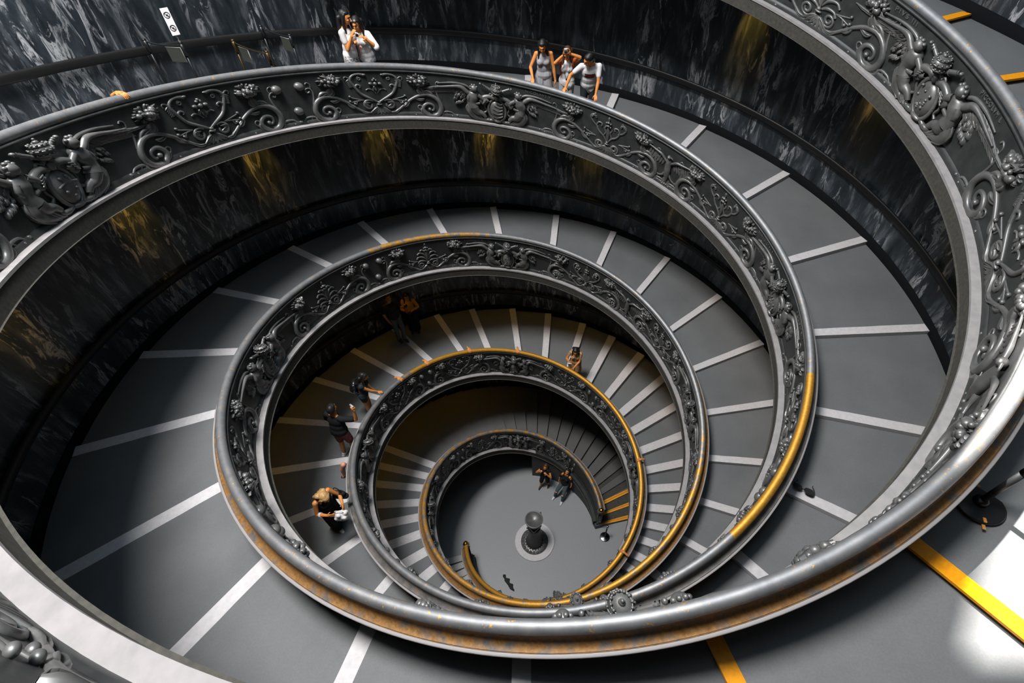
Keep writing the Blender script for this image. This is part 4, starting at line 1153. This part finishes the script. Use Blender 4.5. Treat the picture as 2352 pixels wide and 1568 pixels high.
            for q in range(9):
                x = TAU * q / 9; e = A(math.cos(x) * .13 * (1 + wd * .8), math.sin(x) * .10, 0); R.append(('c', T(math.cos(x) * .14, math.sin(x) * .10, .98), .022 * k, bot + e, .034 * k))
            child(a.get('name', 'skirt'), R, m, 0.010, 5)
        elif kind in ('pants', 'shorts'):
            q = a.get('len', .93 if kind == 'pants' else None); R = [('e', T(0, 0, .965), A(.172, .124, .13), RT)]
            for s in (1, -1):
                if kind == 'shorts': R.append(('c', hip[s], .108 * k, hip[s] + (knee[s] - hip[s]) * a.get('len', .8), .088 * k))
                else:
                    e = knee[s] + (ank[s] - knee[s]) * q
                    R += [('c', hip[s], .103 * k, knee[s], .072 * k), ('c', knee[s], .072 * k, e, a.get('cuff', .056) * k)]
            child('trousers' if kind == 'pants' else 'shorts', R, m)
    if shoes and feet:
        for s in (1, -1):
            an = ank[s]
            R = [('c', an + A(0, -.035, -.038), .042 * k, an + A(.014 * s, .140, -.042), .037 * k), ('c', an + A(0, .02, -.015), .045 * k, an + A(.012 * s, .09, -.034), .041 * k), ('e', an + A(.01 * s, .05, -.062), A(.048, .145, .018), None)]
            if shoes != 'sandal': R.append(('c', an + A(0, -.01, .01), .045 * k, an + A(0, -.012, -.03), .045 * k))
            child('shoe', R, C[shoes], 0.008, 3)
    return F
def held(name, F, at, size, rot, m, label, cat, details=None):
    """a thing held by someone: its own top-level object"""
    p = F.world(at); root = empty(name, tuple(p), label, cat)
    b = MB(); b.box((0, 0, 0), size, rot); o = b.build('body', m, root)
    bv = o.modifiers.new('bevel', 'BEVEL'); bv.width = min(size) * .2; bv.segments = 2
    return root
def camera_thing(F, at, towards, label, size=(.11, .035, .065), up=(0, 0, 1), m=None):
    d = unit(F.W @ np.asarray(towards, float)); u = unit(np.asarray(up, float) - d * np.dot(up, d)); r = np.cross(d, u)
    rot = np.stack([r, d, u], 1)
    root = held('camera', F, at, size, rot, m or M['silver'], label, 'camera')
    b = MB(); b.tube([d * size[1] * .5, d * (size[1] * .5 + .022)], [.026, .024], 16); b.build('lens', M['black'], root)
    b = MB(); b.tube([-r * size[0] * .3 + u * size[2] * .5, -r * size[0] * .3 + u * (size[2] * .5 + .006)], .009, 10); b.build('shutter_button', M['chrome'], root)
    b = MB(); b.box(-d * (size[1] * .5 + .001), (size[0] * .6, .003, size[2] * .7), rot); b.build('screen', M['black'], root)
    return root
GP = spot_on
def RH_(hx, t, out=.085, up=.045): return P3(hx, t, float(RC(t)) + out, float(ZC(t)) + up)   # wrist of a hand laid on the rail
def at(hx, t, off):
    """a stand beside the rail, off metres outside its crown"""
    return spot_on(hx, t, float(RC(t)) + off)

# --- the two women taking a picture, top left
F = person(GP('B', -0.1086, 5.78), (1, -.12), 1.66, 'woman in a white blouse and flower-patterned white skirt in profile with long black hair', HAIR, hairlen=.34, head=(0, -8, 0), lean=3,
           armR=((.12, .22, -.95), (-.12, .50, .86)), armL=((-.12, .3, -.9), (.35, .80, .25)), curl=(.6, .7), palm=((-.5, .6, .3), (.8, .3, .2)),
           wear=(('top', 'white', dict(sleeve=.55, hem=.98, bag=.006)), ('skirt', 'floral', dict(hem=.45))), shoes='sandal')
w1 = F
F = person(GP('B', -0.1000, 5.80), (-.22, -1), 1.60, 'woman in a loose white shirt with sunglasses on her head, photographed beside the profile woman', HAIR, hairlen=.12, head=(6, -16, 4), lean=6, side=-3,
           armR=((.25, .05, -.95), (-.50, .55, .50)), armL=((-.62, .28, -.70), (.50, .55, .75)), curl=(1.1, .8), palm=((-.3, .2, -.8), (.8, .3, -.2)),
           wear=(('top', 'white', dict(sleeve=1.0, hem=.80, bag=.012, flare=.012)), ('pants', 'trousers')), shoes='sandal')
sg_ = empty('sunglasses', tuple(F.world(F.H(0, .09, 1.715))), 'silvery sunglasses pushed up on the head of the woman in the loose white shirt', 'sunglasses')
Rs = F.W @ F.RH
for s in (1, -1):
    b = MB(); b.sphere(Rs @ np.array([.036 * s, .004, 0]) * F.k, np.array([.028, .010, .020]) * F.k, 12, 8, Rs); b.build('lens', M['silver'], sg_)
    b = MB(); b.tube([Rs @ np.array(v) * F.k for v in ((.062 * s, .0, .0), (.088 * s, -.04, -.01), (.09 * s, -.10, -.03))], .004, 6); b.build('temple', M['black'], sg_)
b = MB(); q = np.linspace(0, TAU, 25)
b.tube(np.array([F.neck + np.array([.075 * math.sin(x), .05 + .05 * math.cos(x), -.06 - .10 * (1 + math.cos(x)) * (1 if math.cos(x) > 0 else .2)]) for x in q]) * 1.0, .006, 6, closed=False)
b.tube([F.T(0.0, .135, 1.22), F.T(.03, .16, 1.10), F.T(.05, .165, .98)], .006, 6)
o = b.build('lanyard', cloth('orange_lanyard', (.45, .10, .02)), F.o)
camera_thing(F, (F.hand[-1] + F.H(0.05, .16, 1.53)) / 2 + np.array([0, .02, .0]), (.1, 1, -.15), 'small silver camera held up between the two women at the top left', up=(.25, 0, 1))

# --- the trio at the top
F = person(at('B', 0.0035, .42), (-.03, -1), 1.66, 'woman in a sleeveless light grey dress resting one hand on the rail', HAIR, hairlen=.16, head=(-4, -22, 3), lean=9,
           armR=((.6, -.5, 0), dict(world=RH_('B', -0.003))), armL=((-.25, .05, -.96), (-.16, .12, -.97)), curl=(.7, .5), palm=((0, -.3, -1), (1, 0, 0)), handd=((0, .9, -.35), None),
           wear=(('top', 'grey', dict(sleeve=-1, hem=.85)), ('skirt', 'grey', dict(hem=.55, name='dress_skirt'))), shoes='sandal')
F = person(at('B', 0.0180, .44), (-.06, -1), 1.58, 'woman in a white top and rust cardigan raising a camera above her forehead', BROWN, hairlen=.10, head=(-4, -14, 0), lean=4,
           armR=((.75, .1, -.65), dict(local=lambda H_, T_: H_(.065, .175, 1.665))), armL=((-1, .1, -.1), dict(local=lambda H_, T_: H_(-.085, .165, 1.69))), curl=(.9, .8), palm=((-.7, .5, .2), (.8, .4, 0)), handd=((-.25, .15, .95), (.3, .1, .95)),
           wear=(('top', 'white', dict(sleeve=-1, hem=.80, bag=.01)), ('pants', 'lightgrey')), shoes='sandal')
R = [('c', F.T(s * F.sw, -.012, 1.39), .066 * F.k, F.shd[s] + (F.elb[s] - F.shd[s]) * .55, .058 * F.k) for s in (1, -1)]
R += [('e', F.T(s * .115, -.012, 1.22), np.array([.06, .112, .20]) * F.k, F.RT) for s in (1, -1)] + [('e', F.T(0, -.055, 1.24), np.array([.15, .075, .20]) * F.k, F.RT)]
F.child('cardigan', R, C['rust'])
b = MB(); b.tube(cr([F.T(-.07, .06, 1.43), F.T(-.06, .15, 1.25), F.T(0, .165, 1.08), F.T(.06, .15, 1.25), F.T(.07, .06, 1.43)], 6), .005, 5); b.sphere(F.T(0, .17, 1.06), (.018, .01, .022))
b.build('necklace', M['blackmetal'], F.o)
camera_thing(F, F.H(.005, .20, 1.775), (0.02, 1, -.35), 'white camera held high by the woman in the rust cardigan', up=(1, 0, .15), m=M['white'])
F = person(at('B', 0.0320, .46), (-.02, -1), 1.70, 'man in a white T-shirt with a black lettered block leaning on the rail', HAIR, female=False, head=(-52, -14, 0), lean=24, side=0,
           armR=((.5, -.6, .3), dict(world=RH_('B', 0.0185))), armL=((-.7, -.5, 0), dict(world=RH_('B', 0.0385))), curl=(.7, .7), palm=((0, -.2, -1), (0, -.2, -1)), handd=((.35, .85, -.3), (0, .9, -.4)),
           wear=(('top', 'white', dict(sleeve=.62, hem=.76, bag=.012)), ('pants', 'dark')), shoes='shoeblack')
def shirt_print(F):
    # lettered block lying on the chest: cast it on the shirt's own surface
    sh = [c for c in F.o.children if c.name.startswith('shirt')][0]
    bpy.context.view_layer.update()
    R = F.RT
    def on(x, z, d):
        o = F.T(x, .5, z); dr = -(R @ np.array([0, 1.0, 0]))
        ok, p, nn, i = sh.ray_cast(Vector(tuple(o)), Vector(tuple(dr)))
        base = np.array(p) if ok else F.T(x, .15, z)
        return base - dr * d
    b = MB(); xs = np.linspace(-.105, .105, 13); zs = np.linspace(1.20, 1.307, 7)
    G = np.array([[on(x, z, .003) for z in zs] for x in xs]); b.grid(G)
    o = b.build('print_block', M['black'], F.o)
    cu = bpy.data.curves.new('t', 'FONT'); cu.body = 'OBEY'; cu.size = .105; cu.align_x = 'CENTER'; cu.resolution_u = 3
    tob = bpy.data.objects.new('t', cu); COL.objects.link(tob); bpy.context.view_layer.update()
    me = bpy.data.meshes.new_from_object(tob.evaluated_get(bpy.context.evaluated_depsgraph_get())); bpy.data.objects.remove(tob)
    V = np.array([v.co[:] for v in me.vertices]); x0, x1 = V[:, 0].min(), V[:, 0].max()
    # the wearer's left is the reader's right
    for v, c in zip(me.vertices, V):
        v.co = Vector(tuple(on(-((c[0] - x0) / (x1 - x0) - .5) * .185, 1.22 + c[1] / .075 * .068, .006)))
    me.materials.append(cloth('red_lettering', (.55, .05, .05))); me.update()
    link(bpy.data.objects.new('print_lettering', me), o)
shirt_print(F)

# --- the couple against the wall
F = person(GP('B', 0.8700, 5.72), (.75, -.66), 1.72, 'man in a charcoal T-shirt and grey trousers leaning back on the wall', HAIR, female=False, lean=-8, head=(10, 0, 0),
           armR=((.25, .05, -.95), (-.15, .45, -.85)), armL=((-.30, .45, -.75), (.05, .75, .55)), curl=(.9, .9), legR=((0.02, .20, -1), (0, -.05, -1)), legL=((.05, .42, -.9), (.12, .05, -1)),
           wear=(('top', 'dark', dict(sleeve=.7, hem=.90, bag=.012)), ('pants', 'greyblue')), shoes='shoebrown')
camera_thing(F, F.hand[-1] + np.array([0, .02, .03]), (0, 1, .2), 'dark camera raised by the man leaning on the wall', m=M['black'])
F = person(GP('B', 0.8855, 5.80), (.25, -1), 1.58, 'woman in a mustard cardigan and long black skirt beside the man at the wall', HAIR, hairlen=.25, lean=-3, head=(0, -14, 0),
           armR=((.25, .30, -.90), (-.50, .75, .20)), armL=((-.40, .30, -.85), (.62, .70, .15)), curl=(.8, .8),
           wear=(('top', 'mustard', dict(sleeve=1.55, hem=1.0, bag=.004, name='cardigan')), ('skirt', 'black', dict(hem=.14, w=.05))), shoes='sandal')
camera_thing(F, (F.hand[1] + F.hand[-1]) / 2 + np.array([0, .03, 0]), (0, .8, .6), 'small dark camera in the hands of the woman in mustard', m=M['black'])

# --- walking and looking on the second turn
F = person(GP('B', 0.6598, 4.48), (.86, -.5), 1.64, 'blond woman in a long black skirt looking down into a white bag', BLOND, hairlen=.05, lean=12, head=(0, -30, 0),
           armR=((.35, .12, -.92), (-.35, .85, .25)), armL=((-.35, .35, -.86), (.45, .86, .12)), curl=(.8, .8), legR=((.02, .30, -.95), (0, -.12, -1)), legL=((-.02, -.12, -1), (-.02, -.35, -.93)),
           wear=(('top', 'black', dict(sleeve=-1, hem=.95)), ('skirt', 'black', dict(hem=.13, w=.10))), shoes='shoewhite')
b = MB()
for s, q in ((1, .35),): 
    Wv = F.hand[1] - F.hd[1] * .09 * F.k; e = F.elb[1]; p = e + (Wv - e) * .25; b.tube([p, p + unit(Wv - e) * .045], .045, 14)
b.build('wristband', C['white'], F.o)
bag = empty('handbag', tuple(F.world((F.hand[1] + F.hand[-1]) / 2 + np.array([0, .06, -.08]))), 'crumpled white bag in the hands of the blond woman', 'bag')
rng = random.Random(4)
me = remesh([('e', (0, 0, -.02), (.14, .09, .13), None)] + [('e', (rng.uniform(-.11, .11), rng.uniform(-.06, .06), rng.uniform(-.11, .11)), (.045, .04, .045), None) for _ in range(16)], .011, 3); me.materials.append(C['white']); link(bpy.data.objects.new('body', me), bag)
b = MB(); b.tube(cr([(-.09, 0, .08), (-.06, .0, .17), (.06, 0, .17), (.09, 0, .08)], 5), .008, 6); b.build('strap', C['white'], bag)
bag = empty('shoulder_bag', tuple(F.world(F.T(-.26, .12, 1.12))), 'black bag hanging from the far arm of the blond woman', 'bag')
me = remesh([('e', (0, 0, 0), (.13, .08, .11), None), ('c', (-.09, 0, -.06), .06, (.11, 0, -.05), .06), ('c', (-.08, 0, .06), .05, (.09, 0, .05), .05)], .011, 4); me.materials.append(C['black']); link(bpy.data.objects.new('body', me), bag)
b = MB(); b.tube(cr([(-.08, 0, .08), (-.03, .0, .25), (.03, 0, .25), (.08, 0, .08)], 5), .009, 6); b.build('strap', C['black'], bag)

F = person(GP('B', 0.7300, 4.24), (.30, .95), 1.76, 'man in a black T-shirt and pink shorts seen from behind, holding a camera up', HAIR, female=False, lean=8, head=(10, 6, 0),
           armR=((.90, .40, -.12), (.05, .12, .99)), armL=((-.35, .05, -.93), (.05, .35, -.90)), curl=(.9, .5), palm=((-.9, .2, 0), None), legR=((.04, .12, -1), (0, -.1, -1)), legL=((-.02, -.06, -1), (-.02, -.2, -1)),
           wear=(('shorts', 'pink', dict(len=.85)), ('top', 'black', dict(sleeve=.72, hem=.82, bag=.022, flare=.012))), shoes='shoewhite')
camera_thing(F, F.hand[1] + np.array([-.05, .03, .02]), (.35, 1, -.1), 'silver camera held up by the man in the black T-shirt')
F = person(at('B', 0.7795, .46), (1, .18), 1.60, 'woman in a dark vest top carrying a backpack, one hand on the rail', HAIR, hairlen=.16, lean=12, head=(0, -12, 0),
           armR=((.4, -.3, -.9), dict(world=RH_('B', 0.7845))), armL=((-.10, .08, -.99), (-.02, .28, -.95)), curl=(.7, .5), palm=((0, 0, -1), None), handd=((0, .9, -.3), None),
           wear=(('top', 'dark', dict(sleeve=.22, hem=.86)), ('shorts', 'dark', dict(len=.4))), shoes='sandal', skin=SKINP)
F.o.data.materials[0] = SKIN
bp = empty('backpack', tuple(F.world(F.T(0, -.19, 1.20))), 'shiny black backpack on the woman in the dark vest top', 'backpack')
Rb = F.W @ F.RT
me = remesh([('e', Rb @ np.array([0, 0, 0]), (.14, .09, .2), Rb), ('e', Rb @ np.array([0, -.05, -.06]), (.11, .06, .10), Rb), ('c', Rb @ np.array([-.08, 0, .12]), .06, Rb @ np.array([.08, 0, .12]), .06)], .011, 4); me.materials.append(mat('shiny_black_fabric', (.012, .012, .012), .25)); link(bpy.data.objects.new('body', me), bp)
for s in (1, -1):
    b = MB(); b.tube([Rb @ np.array(v) for v in cr([(s * .08, .02, .16), (s * .10, .12, .24), (s * .10, .26, .16), (s * .11, .30, .0), (s * .12, .16, -.12), (s * .10, .03, -.15)], 4)], .014, 6); b.build('strap', C['black'], bp)
F = person(at('B', 1.0510, .40), (-.16, -1), 1.58, 'woman in a beige flower-print dress holding a small camera above the brass rail', HAIR, hairlen=.14, lean=7, head=(4, -16, 4),
           armR=((.42, .25, -.88), (-.40, .80, .30)), armL=((-.6, -.3, -.6), dict(world=RH_('B', 1.0535, .10, .05))), curl=(1.0, .6), palm=((-.6, .2, .1), (0, 0, -1)), handd=(None, (.85, .45, -.2)),
           wear=(('top', 'print', dict(sleeve=.35, hem=.85, bag=.004)), ('skirt', 'print', dict(hem=.55, name='dress_skirt'))), shoes='sandal')
camera_thing(F, F.hand[1] + np.array([-.0, .02, .01]), (-.1, 1, -.2), 'white and black camera held by the woman in the flower-print dress', m=M['white'])

# --- the two sitting figures below
F = person((0.28, 2.06, 0), (-.35, -1), 1.50, 'woman in black standing in the hall with her hands before her face', BROWN, lean=-4, head=(0, 4, 0), hairlen=.10,
           armR=((.55, .55, -.60), (-.55, .10, .83)), armL=((-.45, .60, -.60), (.62, .12, .78)), curl=(.7, .7), palm=((-.8, -.3, 0), (.8, -.3, 0)), legR=((.10, .22, -1), (.05, .02, -1)), legL=((-.06, .0, -1), (-.05, -.25, -1)),
           wear=(('top', 'black', dict(sleeve=.2, hem=.9)), ('shorts', 'black', dict(len=.95))), shoes='shoeblack')
F = person((0.97, 1.87, 0), (-.55, -1), 1.52, 'woman in ripped grey jeans and white sneakers leaning on the hall wall', HAIR, hairlen=.10, lean=-14, head=(0, 16, 0),
           armR=((.35, .05, -.95), (.05, .15, -1)), armL=((-.35, .0, -.95), (-.02, .15, -1)), curl=(.6, .6), legR=((.16, .80, -.62), (.12, .20, -.95)), legL=((-.10, .78, -.64), (-.05, .28, -.95)),
           wear=(('top', 'black', dict(sleeve=-1, hem=.92)), ('pants', 'jeans', dict(len=.9, cuff=.05))), shoes='shoewhite')
R = [('c', F.shd[s] + (F.elb[s] - F.shd[s]) * .45, .056 * F.k, F.elb[s], .05 * F.k) for s in (1, -1)]; F.child('sleeve', R[:1], C['black']); F.child('sleeve', R[1:], C['black'])
for s in (1, -1):
    b = MB(); b.sphere(F.knee[s] + np.array([0, .045, .0]), (.042, .045, .022), 10, 6); b.build('knee_rip', SKINP, F.o)

# --- bare hands resting on the handrails, their owners out of sight
def rail_hand(hx, t, label, off=0.0):
    p = P3(hx, t, float(RC(t)), float(ZC(t))); er, et = EO(hx, t), ET(hx, t)
    tr = 0.075 * S; z = np.array([0, 0, 1.0]); k = .95
    y = -er; x = -et
    def L(a, b_, c): return x * a + y * b_ + z * c
    pr = [('c', L(0, -.06, .014), .024, L(0, -.005, .016), .023), ('c', L(0, -.15, -.03), .030, L(0, -.06, .012), .025)]
    for q in (-.027, -.009, .009, .027): pr.append(('c', L(q * .7, -.05, .014), .017, L(q, .012, .012), .013))
    for q, ln in ((-.031, 1.00), (-.0105, 1.18), (.0105, 1.25), (.031, 1.08)):
        a0 = .22
        for sg in range(3):
            a1 = a0 + .36 * ln; ra = tr + .009
            pr.append(('c', L(q * (1 + .08 * sg), ra * math.sin(a0), -tr + ra * math.cos(a0)), .0102 - .0009 * sg, L(q * (1 + .08 * (sg + 1)), ra * math.sin(a1), -tr + ra * math.cos(a1)), .0096 - .0009 * sg)); a0 = a1
    pr += [('c', L(.03, -.045, .010), .015, L(.058, -.012, .006), .011), ('c', L(.058, -.012, .006), .011, L(.066, .022, .002), .009)]
    me = remesh(pr, .004, 4); me.materials.append(SKIN)
    o = link(bpy.data.objects.new('hand', me)); o.location = tuple(p); tag(o, label, 'hand')
for t, lb in ((-0.2302, 'bare hand on the dark rail at the far left of the top ramp'), (0.8131, 'bare hand on the brass rail below the leaning couple, leftmost of its row'), (0.8531, 'bare hand on the brass rail at the foot of the step edge below the couple'),
              (0.9105, 'bare hand on the brass rail, left one of two near the top of the curve'), (0.9741, 'bare hand on the brass rail, nearest to the woman in the flower-print dress'),
              (1.2113, 'bare hand on the brass rail at its rightmost bend'), (1.3421, 'bare hand with bent wrist on the brass rail at lower right above the hall')):
    rail_hand('B', t, lb)

# --- a single lower leg left below a step edge
p = GP('B', 0.7030, 4.28); f = unit([.75, .6, 0]); r = np.array([f[1], -f[0], 0]); z = np.array([0, 0, 1.0])
me = remesh([('c', z * .50 + np.array([.10, .02, 0]), .060, z * .32 + np.array([.03, 0, 0]), .057), ('c', z * .32 + np.array([.03, 0, 0]), .057, z * .09, .036), ('c', z * .08, .036, z * .04 - f * .04, .032), ('c', z * .06 + f * .02, .036, z * .028 + f * .16, .026)] +
            [('c', z * .022 + f * .15 + r * q, .011, z * .018 + f * (.20 - abs(q)) + r * q, .009) for q in (-.026, -.012, .002, .016, .03)], .005, 4)
me.materials.append(SKINP); leg = link(bpy.data.objects.new('person', me)); leg.location = tuple(p); tag(leg, 'bare lower leg in a dark sandal just below a step edge on the left', 'person')
s_ = remesh([('e', z * .008 + f * .06, (.05, .05, .010), None), ('c', z * .010 - f * .06, .014, z * .010 + f * .2, .014), ('c', z * .012 - f * .05 + r * .02, .014, z * .012 + f * .19 + r * .03, .014), ('c', z * .012 - f * .05 - r * .02, .014, z * .012 + f * .19 - r * .03, .014),
             ('c', z * .035 + f * .10 - r * .035, .010, z * .062 + f * .10, .010), ('c', z * .062 + f * .10, .010, z * .035 + f * .10 + r * .035, .010), ('c', z * .03 - f * .075, .016, z * .07 - f * .055, .014)], .006, 2)
s_.materials.append(C['sandal']); link(bpy.data.objects.new('sandal', s_), leg)
